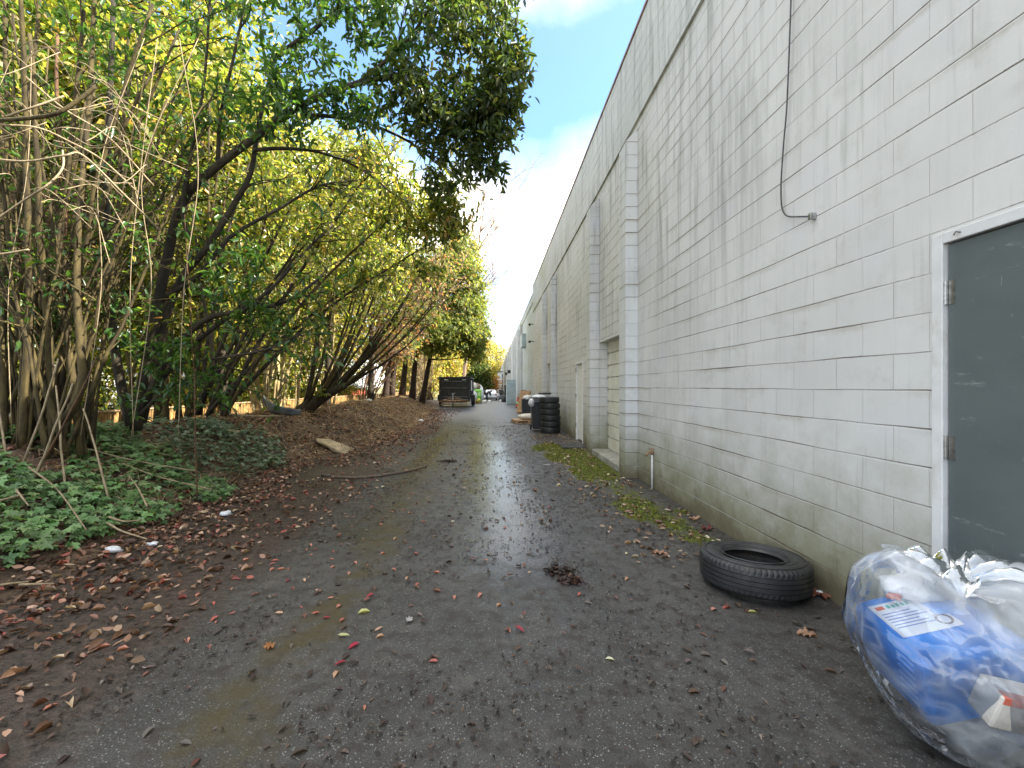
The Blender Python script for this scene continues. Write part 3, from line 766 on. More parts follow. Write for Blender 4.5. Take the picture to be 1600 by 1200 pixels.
# ---- pallets
def pallet_mesh(root, w=1.1, d=1.0):
    for i in range(7):
        s = MB(); y0 = -d / 2 + i * (d - 0.1) / 6; s.box(-w / 2, w / 2, y0, y0 + 0.1, 0.105, 0.125); s.build('board', M['pallet_wood'], root)
    for i in range(3):
        x0 = -w / 2 + 0.02 + i * (w - 0.14) / 2; s = MB(); s.box(x0, x0 + 0.09, -d / 2, d / 2, 0.022, 0.104); s.build('stringer', M['pallet_wood'], root)
    for i in (0, 1, 2):
        s = MB(); y0 = -d / 2 + i * (d - 0.1) / 2; s.box(-w / 2, w / 2, y0, y0 + 0.1, 0.0, 0.021); s.build('base_board', M['pallet_wood'], root)
pl = thing('pallet', 'flat wooden pallet lying on the asphalt under the pale bundle', 'pallet', (1.35, 17.2, 0.02), R(8)); pallet_mesh(pl)
def copy_tree(o, parent=None):
    c = o.copy(); link(c, parent)
    for ch in o.children: copy_tree(ch, c)
    return c
lb = ['nearest upright wooden pallet leaning on the wall behind the black crate', 'middle upright wooden pallet of the three leaning on the wall', 'farthest upright wooden pallet of the three leaning by the orange cone']
for i in range(3):
    c = copy_tree(pl); c['label'] = lb[i]; c['group'] = 'wooden pallets leaning on the wall'
    c.location = (1.28 + 0.13 * i, 23.6 + 0.75 * i, 0.5)
    c.rotation_euler = (R(2 * i), R(-70 - 3 * i), R(52 - 5 * i)); c.scale = (1.12, .62, 1)
    c.location = (1.72 + 0.03 * i, 23.5 + 0.5 * i, 0.60)
lump('bundle', (1.45, 17.1, 0.26), (0.46, 0.26, 0.13), M['foam'], 'pale wrapped bundle resting on the flat wooden pallet', 'bundle', 3, 0.12)
cr_ = thing('crate', 'black open plastic crate standing in front of the leaning pallets', 'crate', (1.78, 22.0, 0.01))
s = MB(); s.box(-0.3, 0.3, -0.3, -0.27, 0, 0.8); s.box(-0.3, 0.3, 0.27, 0.3, 0, 0.8); s.box(-0.3, -0.27, -0.268, 0.268, 0, 0.8); s.box(0.27, 0.3, -0.268, 0.268, 0, 0.8); s.box(-0.268, 0.268, -0.268, 0.268, 0.0, 0.03)
s.build('crate_body', M['black_plastic'], cr_, bevel=0.01)
s = MB(); s.box(-0.32, 0.32, -0.32, -0.301, 0.74, 0.8); s.box(-0.32, 0.32, 0.301, 0.32, 0.74, 0.8); s.build('rim', M['black_plastic'], cr_)
lump('rubbish_bag', (1.78, 22.0, 0.88), (0.24, 0.22, 0.14), M['white_plastic'], 'white and dark rubbish heaped in the top of the black crate', 'rubbish', 5, 0.4)
s = MB(); s.box(-0.12, 0.12, -0.3, 0.3, 0, 0.12); o = s.build('wood_block', M['black_plastic'], bevel=0.01); o.location = (1.72, 24.6, 1.13); tag(o, 'dark object lying on top of the leaning pallets', 'board')
# traffic cone
cn = thing('traffic_cone', 'faded orange traffic cone standing left of the leaning pallets', 'cone', (1.72, 29.5, 0.01))
s = MB(); s.lathe([(0.16, 0.03), (0.05, 0.72), (0.035, 0.74), (0, 0.745)], 20); s.build('cone_body', M['orange'], cn, smooth=True)
s = MB(); s.box(-0.2, 0.2, -0.2, 0.2, 0, 0.03); s.build('cone_base', M['black_plastic'], cn, bevel=0.005)
s = MB(); s.lathe([(0.1228, 0.27), (0.0995, 0.42)], 20); s.build('band', M['lime_pale'], cn)
# far wall clutter
s = MB(); s.box(-0.22, 0.22, -0.3, 0.3, 0, 1.95); o = s.build('tall_box', M['black_metal'], bevel=0.02); o.location = (1.62, 52, -0.32); tag(o, 'tall black upright box against the far wall behind the black bags', 'box')
for (x_, y_, r_, l_) in ((1.3, 48, 0.36, 'black rubbish bag slumped in front of the tall black box'), (1.05, 54, 0.34, 'black rubbish bag left of the tall black box'), ):
    lump('rubbish_bag', (x_, y_, float(base_z(y_)) + r_ * 0.9), (r_, r_, r_ * 1.25), M['black_plastic'], l_, 'bag', x_)
for i, l_ in enumerate(['lower tyre leaning on the wall by the grey cabinet', 'upper tyre on the small far pile by the grey cabinet']):
    c = copy_tree(proto_ty); c.location = (1.62, 44.0, -0.21 + 0.4 * i); c.rotation_euler = (R(80 if i == 0 else 30), 0, 0.2); c['label'] = l_; c['group'] = 'tyres dumped by the grey cabinet'; c.location.z = -0.21 + (0.30 if i == 0 else 0.62)
lump('plastic_bag', (0.95, 50.5, -0.2), (0.2, 0.2, 0.15), M['white_plastic'], 'small white bag on the ground left of the black rubbish bags', 'bag', 2)

# ------------------------------------------------------------------ clear rubbish bag with blue can
bx, by = 1.87, 1.70
rb = thing('rubbish_bag', 'knotted clear plastic rubbish bag full of blue and white packaging by the grey door', 'rubbish bag', (bx, by, 0.015))
def bag_mat():
    m, nt, b = mat('clear_film'); q = NB(nt); p = q.obj()
    def ridge(sc, di, off):
        n_ = q.noise(p, sc, 2, 0.5, di); return q.m('SUBTRACT', 1.0, q.m('MULTIPLY', q.m('ABSOLUTE', q.m('SUBTRACT', n_, off)), 7.0), clamp=True)
    r1 = ridge(3.0, 0.6, 0.5); r2 = ridge(5.0, 0.5, 0.47); r3 = ridge(10, 0.3, 0.52)
    cre = q.m('MAXIMUM', q.m('POWER', r1, 3.0), q.m('MULTIPLY', q.m('POWER', r2, 3.0), 0.7))
    tr = q.n('ShaderNodeBsdfTransparent'); tr.inputs[0].default_value = (0.95, 0.965, 0.985, 1)
    gl = q.n('ShaderNodeBsdfGlossy'); gl.inputs['Roughness'].default_value = 0.10; gl.inputs[0].default_value = (1, 1, 1, 1)
    df = q.n('ShaderNodeBsdfDiffuse'); df.inputs[0].default_value = (0.80, 0.84, 0.88, 1)
    hgt = q.m('ADD', q.m('ADD', r1, q.m('MULTIPLY', r2, 0.6)), q.m('MULTIPLY', r3, 0.12))
    bp = q.bump(hgt, 0.010, 0.7)
    for s_ in (gl, df): nt.links.new(bp, s_.inputs['Normal'])
    m1 = q.n('ShaderNodeMixShader'); q.put(m1.inputs[0], q.m('ADD', q.m('MULTIPLY', q.attr('milk').outputs['Fac'], 0.75), q.m('MULTIPLY', cre, 0.22), clamp=True)); nt.links.new(tr.outputs[0], m1.inputs[1]); nt.links.new(df.outputs[0], m1.inputs[2])
    fr = q.n('ShaderNodeFresnel'); fr.inputs[0].default_value = 1.45; nt.links.new(bp, fr.inputs['Normal'])
    m2 = q.n('ShaderNodeMixShader'); q.put(m2.inputs[0], q.m('MULTIPLY', fr.outputs[0], 1.6, clamp=True)); nt.links.new(m1.outputs[0], m2.inputs[1]); nt.links.new(gl.outputs[0], m2.inputs[2])
    nt.links.new(m2.outputs[0], nt.nodes['Material Output'].inputs[0])
    return m
M['film'] = bag_mat()
# bag skin: a limp sack gathered to a knot
nu, nv = 120, 70
knot = np.array([0.02, 0.06, 0.62])
V = []; milk = []
for j in range(nv + 1):
    v = j / nv                     # 0 bottom, 1 knot
    for i in range(nu):
        a = 2 * math.pi * i / nu
        prof = np.interp(v, [0, 0.04, 0.12, 0.35, 0.55, 0.72, 0.86, 0.94, 1.0], [0.02, 0.12, 0.18, 0.275, 0.345, 0.315, 0.19, 0.06, 0.022])
        z = np.interp(v, [0, 0.04, 0.12, 0.35, 0.55, 0.72, 0.86, 0.94, 1.0], [0.0, 0.0, 0.04, 0.20, 0.40, 0.56, 0.635, 0.63, 0.62])
        lob = 1 + 0.10 * math.cos(a * 2 + 0.6) + 0.07 * math.sin(a * 3 + 1.0) + 0.05 * math.cos(a * 5 + v * 4)
        pleat = 0.055 * sstep(0.45, 0.95, v) * (abs(math.sin(a * 9 + 2 * vnoise(a * 2, 3.0))) - 0.5)
        cr2 = 0.12 * (fbm(a * 1.6 + 3, v * 3.5, 2) - 0.5)
        r_ = prof * (lob + pleat + cr2)
        kx = sstep(0.5, 1, v)
        x_ = r_ * math.cos(a) * 0.98 + knot[0] * kx; y_ = r_ * math.sin(a) * 1.0 + knot[1] * kx
        puff = 0.10 * sstep(0.6, 0.8, v) * (1 - sstep(0.86, 0.98, v)) * (math.sin(a * 2 + 2.2) * 0.5 + 0.6)
        V.append((min(x_, XW - bx - 0.015), y_, z + puff + 0.02 * (fbm(a * 4, v * 9 + 2) - 0.5))); milk.append(0.07 + 0.42 * float(sstep(0.62, 0.95, v)) + 0.16 * (fbm(a * 2, v * 3 + 8) - 0.5))
idx = np.arange((nv + 1) * nu).reshape(nv + 1, nu)
nx_ = np.roll(idx, -1, 1)
Fs = np.stack([idx[:-1], nx_[:-1], nx_[1:], idx[1:]], -1).reshape(-1, 4)
np_mesh('film', np.array(V), Fs, 4, M['film'], rb, smooth=True, attrs={'milk': milk})
# knot and the two tied ears
s = MB()
def torus(s, c, R_, r_, k=14, kk=8, tilt=0.4):
    pts = [c + np.array([R_ * math.cos(t_) , R_ * math.sin(t_) * math.cos(tilt), R_ * math.sin(t_) * math.sin(tilt)]) for t_ in np.linspace(0, 2 * math.pi, k + 1)]
    s.tube(pts, r_, kk)
torus(s, knot + np.array([0, 0, 0.01]), 0.030, 0.016); torus(s, knot + np.array([0.01, -0.015, 0.03]), 0.026, 0.015, tilt=1.3)
s.build('knot', M['white_plastic'], rb, smooth=True)
for (dx, dy, sx) in ((-0.16, -0.02, 1), (0.20, -0.06, -1), (0.05, 0.14, 1)):
    V = []; mk = []
    for j in range(17):
        for i in range(25):
            u = i / 24 - 0.5; v = j / 16
            wd = 0.02 + 0.17 * v ** 0.8
            c = knot + np.array([dx * v, dy * v, 0.02 + 0.08 * math.sin(v * 2.6)])
            side = unit(np.array([-dy, dx, 0.0]))
            ruf = 0.022 * math.sin(u * 22 + v * 3) * (0.4 + v)
            V.append(tuple(c + side * u * wd * 2 + np.array([0, 0, ruf + 0.03 * (fbm(u * 5 + dx * 9, v * 4) - 0.5)]))); mk.append(0.4)
    ix = np.arange(17 * 25).reshape(17, 25)
    Fs = np.stack([ix[:-1, :-1], ix[:-1, 1:], ix[1:, 1:], ix[1:, :-1]], -1).reshape(-1, 4)
    np_mesh('tied_ear', np.array(V), Fs, 4, M['film'], rb, smooth=True, attrs={'milk': mk})
# blue can inside
M['blue'] = simple('blue', (0.012, 0.23, 0.74), 0.35, var=0.12, scale=5)
M['blue_pale'] = simple('blue_pale', (0.20, 0.42, 0.85), 0.4, var=0.1, scale=8)
M['label_white'] = simple('label_white', (0.72, 0.76, 0.84), 0.5, var=0.04)
M['print_blue'] = simple('print_blue', (0.25, 0.32, 0.60), 0.5, var=0.05)
M['print_green'] = simple('print_green', (0.10, 0.45, 0.35), 0.5, var=0.05)
M['print_dark'] = simple('print_dark', (0.10, 0.07, 0.09), 0.5, var=0.05)
M['print_red'] = simple('print_red', (0.65, 0.16, 0.10), 0.5, var=0.05)
M['card_white'] = simple('card_white', (0.62, 0.58, 0.52), 0.6, var=0.15, scale=6, dirt=(0.20, 0.15, 0.11))
def can_local():
    zax = unit(np.array([-0.30, -0.52, 0.80])); xax = unit(np.cross(np.array([0.55, -0.75, 0.0]), zax)); xax = unit(np.cross(unit(np.cross(zax, np.array([0.80, -0.45, 0.1]))), zax)); yax = np.cross(zax, xax)
    Mx = Matrix(((xax[0], yax[0], zax[0]), (xax[1], yax[1], zax[1]), (xax[2], yax[2], zax[2]))).to_4x4()
    return Mx
cano = thing('plastic_jug', 'tilted blue plastic jug with white printed label inside the clear bag', 'jug', (1.85, 1.75, 0.335)); cano.rotation_euler = (R(12), R(-17), R(-6))
s = MB(); s.box(-0.175, 0.175, -0.165, 0.165, -0.19, 0.1); s.build('jug_body', M['blue'], cano, bevel=0.03, seg=4)
cano.location.z += 0.085; cano.location.x -= .055; cano.scale = (1.08, 1.05, 1.05)
s = MB(); s.box(-0.145, 0.065, -0.05, 0.115, 0.1008, 0.1020); s.build('jug_label', M['label_white'], cano)
s = MB()
for i in range(6): s.box(-0.13, -0.03 + 0.02 * (i % 3), 0.060 - i * 0.014, 0.0645 - i * 0.014, 0.1023, 0.1029)
s.build('label_print', M['print_blue'], cano)
s = MB(); s.box(-0.13, -0.10, 0.085, 0.102, 0.1023, 0.1029); s.build('label_mark', M['print_red'], cano)
s = MB()
for i in range(5): s.box(-0.09 + i * 0.017, -0.078 + i * 0.017, 0.085, 0.102 - 0.004 * (i % 2), 0.1023, 0.1029)
s.build('label_word', M['print_green'], cano)
s = MB(); s.lathe([(0.018, 0.1023), (0.026, 0.1029)], 24, rot(loc=(0.030, -0.012, 0))); s.build('label_emblem', M['print_dark'], cano)
for k in range(7):
    s = MB(); s.box(-0.178, -0.1755, -0.12, -0.05, -0.13 + k * 0.03, -0.122 + k * 0.03); s.build('rib', M['blue_pale'], cano)
# other packaging
for (nm, lab, cat, loc, ro, dims, kind_) in (('carton', 'dirty white carton with a red strip under the blue jug in the clear bag', 'carton', (-0.06, -0.235, 0.34), (14, 8, -12), (0.12, 0.05, 0.065), 1), ('carton', 'lowest flattened white carton at the bottom of the clear bag', 'carton', (0.08, -0.20, 0.25), (-10, -4, -10), (0.13, 0.07, 0.06), 0)):
    c = thing(nm, lab, cat, (bx + loc[0], by + loc[1], 0.015 + loc[2])); c.rotation_euler = [R(v) for v in ro]
    s = MB(); s.box(-dims[0], dims[0], -dims[1], dims[1], -dims[2], dims[2]); s.build('box_body', M['card_white'], c, bevel=0.008)
    if kind_: s = MB(); s.box(-dims[0] + 0.005, -0.02, -dims[1] - 0.0015, -0.02, dims[2] - 0.025, dims[2] + 0.0015); s.build('printed_strip', M['print_red'], c)
bl_ = Vector((bx, by, 0.015))
lump('dark_wrapping', bl_ + Vector((0.22, -0.02, 0.50)), (0.12, 0.14, 0.07), M['black_plastic'], 'dark crumpled wrapping at the right side inside the clear bag', 'wrapping', 3, 0.5)
lump('white_wrapping', bl_ + Vector((-0.05, 0.16, 0.57)), (0.14, 0.10, 0.05), M['white_plastic'], 'white crumpled film in the top left puff of the clear bag', 'wrapping', 6, 0.5)
lump('pale_wrapping', bl_ + Vector((0.02, -0.03, 0.10)), (0.15, 0.15, 0.08), M['foam'], 'pale crumpled wrapping at the bottom inside the clear bag', 'wrapping', 9, 0.4)
lump('blue_wrapping', bl_ + Vector((0.06, 0.10, 0.50)), (0.15, 0.12, 0.07), M['blue_pale'], 'pale blue wrapping behind the jug inside the clear bag', 'wrapping', 12, 0.5)
lump('red_scrap', bl_ + Vector((-0.17, 0.13, 0.55)), (0.028, 0.02, 0.02), M['print_red'], 'small red scrap near the top left of the clear bag', 'scrap', 15, 0.5)

# ------------------------------------------------------------------ leaves
SHAPES = {
 'lance': (np.array([[0, 0, 0], [.32, .5, .10], [.70, .40, .06], [1, 0, -.12], [.70, -.40, .06], [.32, -.5, .10]]), [(0, 1, 2, 3), (0, 3, 4, 5)], 4),
 'rhomb': (np.array([[0, 0, 0], [.5, .5, .06], [1, 0, -.1], [.5, -.5, .06]]), [(0, 1, 2, 3)], 4),
 'spray': (np.array([[0, 0, 0], [.35, .30, 0], [.55, .62, -.06], [.62, .22, 0], [1, 0, -.22], [.62, -.22, 0], [.55, -.62, -.06], [.35, -.30, 0]]), [(0, 1, 3, 4), (1, 2, 3, 3), (0, 4, 5, 7), (7, 5, 6, 6)], 4),
}
_a = []
for (ang_, r_) in [(180, .10), (150, .42), (128, .62), (105, .36), (80, .62), (60, .78), (38, .50), (14, .75), (0, 1.0), (-14, .75), (-38, .50), (-60, .78), (-80, .62), (-105, .36), (-128, .62), (-150, .42)]:
    _a.append((.35 + r_ * math.cos(R(ang_)) * .65, r_ * math.sin(R(ang_)) * .9, -.06 * r_ if (abs(ang_) in (60, 0, 128)) else .04))
_a = np.array([[.35, 0, 0]] + _a)
SHAPES['ivy'] = (_a, [(0, i + 1, (i + 1) % 16 + 1) for i in range(16)], 3)
_b = []
for k in range(22):
    t_ = 360 * k / 22; r_ = 1.0 if k % 4 == 0 else (.55 if k % 2 == 0 else .74)
    _b.append((.5 + .5 * r_ * math.cos(R(t_)), .8 * r_ * math.sin(R(t_)), .10 * math.sin(k * 2.1)))
SHAPES['maple'] = (np.array([[.5, 0, 0.03]] + _b), [(0, i + 1, (i + 1) % 22 + 1) for i in range(22)], 3)

def leaves(name, mt, C, D, Nn, L, W, col, parent=None, shape='lance', curl=0.0):
    T, Fs, k = SHAPES[shape]
    C = np.asarray(C, float); n = len(C)
    D = unit(D); Nn = np.asarray(Nn, float); Nn = unit(Nn - D * np.sum(D * Nn, 1, keepdims=True)); S = np.cross(Nn, D)
    L = np.broadcast_to(L, n)[:, None, None]; W = np.broadcast_to(W, n)[:, None, None]
    t0 = T[None, :, 0:1]; t1 = T[None, :, 1:2]; t2 = T[None, :, 2:3]
    V = C[:, None, :] + D[:, None, :] * t0 * L + S[:, None, :] * t1 * W + Nn[:, None, :] * (t2 * L * (1.0 if shape != 'ivy' else 1.0))
    if curl:
        cu = rng.uniform(-curl, curl, (n, 1, 1)); V = V + Nn[:, None, :] * cu * (t0 - 0.5) ** 2 * L * 3 + Nn[:, None, :] * rng.uniform(0, curl, (n, 1, 1)) * np.abs(t1) * W * 1.2
    m = T.shape[0]
    fa = np.array([list(f) for f in Fs], dtype=np.int64)
    ff = (np.arange(n)[:, None, None] * m + fa[None]).reshape(-1, k)
    colv = np.repeat(np.asarray(col, float), m, axis=0)
    if shape == 'spray':   # faces with a doubled corner: write as triangles and quads
        fa3 = np.array([(0, 1, 3), (0, 3, 4), (1, 2, 3), (0, 4, 5), (0, 5, 7), (7, 5, 6)])
        ff = (np.arange(n)[:, None, None] * m + fa3[None]).reshape(-1, 3); k = 3
    return np_mesh(name, V.reshape(-1, 3), ff, k, mt, parent, col=colv)

def palette(n, cols, wts, jit=0.25):
    cols = np.array(cols, float); wts = np.array(wts, float); wts /= wts.sum()
    c = cols[rng.choice(len(cols), n, p=wts)]
    return np.clip(c * (1 + rng.uniform(-jit, jit, (n, 1))) * (1 + rng.uniform(-0.08, 0.08, (n, 3))), 0.005, 0.95)
GREEN = ([(0.030, 0.075, 0.022), (0.050, 0.115, 0.028), (0.085, 0.16, 0.035), (0.12, 0.17, 0.03)], [4, 5, 3, 1])
YGREEN = ([(0.12, 0.17, 0.035), (0.20, 0.235, 0.045), (0.32, 0.31, 0.08), (0.055, 0.095, 0.025), (0.40, 0.25, 0.09), (0.38, 0.34, 0.17)], [3.5, 4, 3, 3.2, 0.4, 1.4])
YELLOW = ([(0.36, 0.33, 0.10), (0.24, 0.26, 0.06), (0.42, 0.30, 0.10), (0.12, 0.15, 0.04), (0.40, 0.30, 0.18)], [4, 4, 3, 3, 1])
CEDAR = ([(0.16, 0.20, 0.06), (0.22, 0.24, 0.07), (0.09, 0.13, 0.045), (0.28, 0.26, 0.08)], [4, 3, 3, 1])
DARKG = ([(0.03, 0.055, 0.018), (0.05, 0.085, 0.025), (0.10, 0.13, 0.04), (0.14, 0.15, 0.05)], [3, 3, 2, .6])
PINKT = ([(0.40, 0.26, 0.15), (0.45, 0.20, 0.10), (0.36, 0.30, 0.16), (0.30, 0.12, 0.05)], [4, 2, 3, 1])

def clumps(c, r, nclump, per, cr_, fill=0.5):
    """leaf points in clumps through an ellipsoid's volume; returns points and clump centres"""
    c = np.asarray(c, float); r = np.asarray(r, float)
    d = unit(rng.normal(size=(nclump, 3))) * (rng.random((nclump, 1)) ** fill)
    cc = c + d * r
    pts = np.repeat(cc, per, axis=0) + rng.normal(size=(nclump * per, 3)) * cr_ * np.array([1, 1, .7])
    return pts, cc, np.repeat(unit(d + 1e-6), per, axis=0)

def twigs_to(mb, trunk_pts, targets, r0=0.03, r1=0.005, k=4, bow=0.15):
    tp_ = np.asarray(trunk_pts)
    for t_ in targets:
        below = tp_[tp_[:, 2] < t_[2] + 0.2]
        if len(below) == 0: below = tp_[:1]
        dd = np.linalg.norm(below - t_, axis=1) + rng.uniform(0, 0.6, len(below)); s_ = below[np.argmin(dd)]
        m_ = (s_ + t_) / 2 + rng.normal(size=3) * np.linalg.norm(t_ - s_) * bow * 0.5 + np.array([0, 0, -0.08]) * np.linalg.norm(t_ - s_)
        ts = np.linspace(0, 1, 6)[:, None]
        pts = (1 - ts) ** 2 * s_ + 2 * ts * (1 - ts) * m_ + ts ** 2 * t_
        mb.tube(pts, np.linspace(r0, r1, 6), k)

def tree(name, label, cat, base, top, tr, blobs, pal, leaf, shape='rhomb', lmat='leaf_far', bark='bark_dark', group=None, droop=0.3, lean=None, per=28, crr=0.32, fill=0.5, ntw=60, wr=0.45, updir=0.0):
    base = np.asarray(base, float); top = np.asarray(top, float)
    root = thing(name, label, cat, tuple(base), group=group)
    ts = np.linspace(0, 1, 14)[:, None]
    pts = base + (top - base) * ts + np.concatenate([np.cumsum(rng.normal(size=(14, 2)) * 0.05 * tr * 6, axis=0) * ts, np.zeros((14, 1))], 1)
    s = MB(); s.tube(pts - base, np.linspace(tr, tr * 0.2, 14) * (1 + 0.35 * np.exp(-np.linspace(0, 1, 14) * 25)), 9)
    allp, allo, cen = [], [], []
    for (c, r, ncl) in blobs:
        p_, cc, o_ = clumps(c, r, ncl, per, crr, fill); allp.append(p_); allo.append(o_); cen.append(cc)
    Pn = np.concatenate(allp); O_ = np.concatenate(allo); cen = np.concatenate(cen)
    sel = cen[rng.choice(len(cen), min(ntw, len(cen)), replace=False)]
    tm = MB(); twigs_to(s, pts - base, sel - base, tr * 0.32, 0.008, 4)
    s.build('trunk', M[bark], root, smooth=True)
    n = len(Pn)
    D = rng.normal(size=(n, 3)) * 0.7 + O_ * 0.6 + np.array([0, 0, -droop + updir])
    Nn = rng.normal(size=(n, 3)) * 0.6 + np.array([0, 0, 1.0]) + O_ * 0.4
    L = leaf * rng.uniform(0.6, 1.25, n)
    leaves('crown', M[lmat], Pn - base, D, Nn, L, L * wr, palette(n, *pal), root, shape)
    return root

# ------------------------------------------------------------------ the big laurel shrubs in front
def gz(x, y): return float(ground_h(x, y))
def stem_line(b, t_, bow, n=12, wob=0.04):
    b = np.asarray(b, float); t_ = np.asarray(t_, float)
    ts = np.linspace(0, 1, n)[:, None]
    L_ = np.linalg.norm(t_ - b)
    mid = (b + t_) / 2 + np.asarray(bow, float) * L_
    pts = (1 - ts) ** 2 * b + 2 * ts * (1 - ts) * mid + ts ** 2 * t_
    wv = np.cumsum(rng.normal(size=(n, 3)), axis=0) * wob * L_ * 0.08 * np.minimum(ts * 4, 1)
    return pts + wv

class Leafer:
    def __init__(s): s.C = []; s.D = []; s.N = []; s.L = []; s.col = []
    def twig(s, mb, p0, d, length, r0, nl, leaf, pal, droop=0.35, sub=0):
        n = 5; pts = [np.asarray(p0, float)]; d = unit(d)
        for i in range(n - 1):
            d = unit(d + rng.normal(size=3) * 0.18 + np.array([0, 0, -0.06])); pts.append(pts[-1] + d * length / (n - 1))
        pts = np.array(pts); mb.tube(pts, np.linspace(r0, 0.002, n), 3, cap=False)
        if nl:
            t_ = rng.uniform(0.25, 1.0, nl) * (n - 1); i0 = np.minimum(t_.astype(int), n - 2); fr = (t_ - i0)[:, None]
            c = pts[i0] * (1 - fr) + pts[i0 + 1] * fr
            ax = unit(pts[i0 + 1] - pts[i0])
            D = ax * 0.6 + rng.normal(size=(nl, 3)) * 0.6 + np.array([0, 0, -droop])
            s.C.append(c); s.D.append(D); s.N.append(rng.normal(size=(nl, 3)) * 0.45 + np.array([0, 0, 1.0])); s.L.append(leaf * rng.uniform(0.65, 1.25, nl)); s.col.append(palette(nl, *pal, 0.3))
        if sub:
            for _ in range(sub):
                j = rng.integers(1, n - 1); s.twig(mb, pts[j], d + rng.normal(size=3) * 0.7, length * 0.6, r0 * 0.5, nl, leaf, pal, droop)
        return pts
    def scatter(s, c, r, n, leaf, pal, droop=0.35, per=9, sp=0.10):
        """short leafy shoots through an ellipsoid"""
        k = max(1, n // per)
        d = unit(rng.normal(size=(k, 3))) * rng.random((k, 1)) ** 0.45; cc = np.asarray(c) + d * np.asarray(r)
        ax = unit(rng.normal(size=(k, 3)) + np.array([0, 0, -0.3]))
        q_ = np.repeat(cc, per, 0); a = np.repeat(ax, per, 0); m_ = len(q_)
        s.C.append(q_ + a * rng.uniform(-sp, sp, (m_, 1)) * 1.6 + rng.normal(size=(m_, 3)) * 0.02)
        s.D.append(a * 0.5 + rng.normal(size=(m_, 3)) * 0.6 + np.array([0, 0, -droop])); s.N.append(rng.normal(size=(m_, 3)) * 0.5 + np.array([0, 0, 1.0]))
        s.L.append(leaf * rng.uniform(0.65, 1.25, m_)); s.col.append(palette(m_, *pal, 0.3))
        return cc
    def build(s, name, parent, off, mt='leaf', w_=0.36, shape='lance'):
        C = np.concatenate(s.C) - off; L = np.concatenate(s.L)
        return leaves(name, M[mt], C, np.concatenate(s.D), np.concatenate(s.N), L, L * w_, np.concatenate(s.col), parent, shape, curl=0.1)

def grow(mb, lf, pts, rad, nt_, length, nl, leaf, pal, lo=0.35, sub=0, spread=0.9, r_=0.012, droop=0.35):
    n = len(pts)
    for _ in range(nt_):
        t_ = rng.uniform(lo, 1.0) * (n - 1); i = min(int(t_), n - 2); p_ = pts[i] + (pts[i + 1] - pts[i]) * (t_ - i)
        d = unit(pts[i + 1] - pts[i]) + unit(rng.normal(size=3)) * spread
        lf.twig(mb, p_, d, length * rng.uniform(0.5, 1.3), min(r_, rad * 0.5), nl, leaf, pal, droop, sub)

# --- shrub 1: the dense fan of stems at far left
sb = np.array([-5.0, 4.85, gz(-5.0, 4.85)])
sh1 = thing('laurel_shrub', 'wide old shrub with dense olive stems fanning up from the ivy at left', 'shrub', tuple(sb))
lf = Leafer()
spec1 = [(-170, 60, 4.2, .045), (-120, 0, 5.2, .05), (-60, 20, 4.4, .05), (-30, 100, 5.4, .045), (0, 0, 4.9, .055), (20, 130, 5.6, .04), (45, 60, 4.5, .05), (60, -20, 5.0, .05), (95, 40, 5.5, .045), (120, 10, 4.8, .05), (140, 120, 5.6, .035),
         (170, -30, 4.9, .062), (205, 40, 5.4, .04), (235, 90, 5.1, .04), (255, 20, 4.6, .035), (290, 60, 5.3, .035), (330, 130, 5.6, .03), (-200, 200, 4.6, .05), (10, 240, 5.8, .03), (110, 250, 5.9, .03), (75, 180, 5.8, .035), (30, -60, 4.2, .045), (-90, 120, 5.7, .04)]
spec1 += [(rng.uniform(-220, 340), rng.uniform(-60, 260), rng.uniform(4.3, 5.9), rng.uniform(.014, .028)) for _ in range(26)]
for i, (px, py, yy, rr) in enumerate(spec1):
    b_ = sb + np.array([rng.uniform(-.42, .42), rng.uniform(-.3, .3), -0.08])
    tgt = P(px, py, yy)
    bow = np.array([-(tgt[0] - b_[0]) * 0.05 + rng.normal() * 0.03, 0.02, -0.02])
    if i == 11: b_ = P(100, 655, 4.75); pts = smooth_path([b_, P(112, 640, 4.7), P(128, 600, 4.65), P(126, 540, 4.65), P(120, 460, 4.65), P(124, 330, 4.7), P(140, 150, 4.8), P(150, -60, 4.8)], 3)
    else: pts = stem_line(b_, tgt, bow, 14)
    rr *= .78; s = MB(); s.tube(pts - sb, np.linspace(rr, rr * 0.45, len(pts)), 8)
    grow(s, lf, pts - sb, rr, 7, 0.9, 3, 0.10, GREEN, 0.3, 1)
    s.build('stem', M['bark_rust' if i in (3, 8, 19, 30) else 'bark_olive'], sh1, smooth=True)
for c, r, n in ((P(60, -30, 4.9), (1.3, 0.8, 0.7), 500), (P(-60, 120, 4.6), (0.8, 0.8, 0.8), 260), (P(40, 480, 4.9), (0.6, 0.3, 0.6), 120), (P(200, 80, 5.0), (0.6, 0.6, 0.8), 260), (P(190, 500, 5.2), (0.35, 0.3, 0.5), 120)):
    lf.scatter(c - sb, r, n, 0.10, GREEN)
lf.build('foliage', sh1, np.zeros(3))

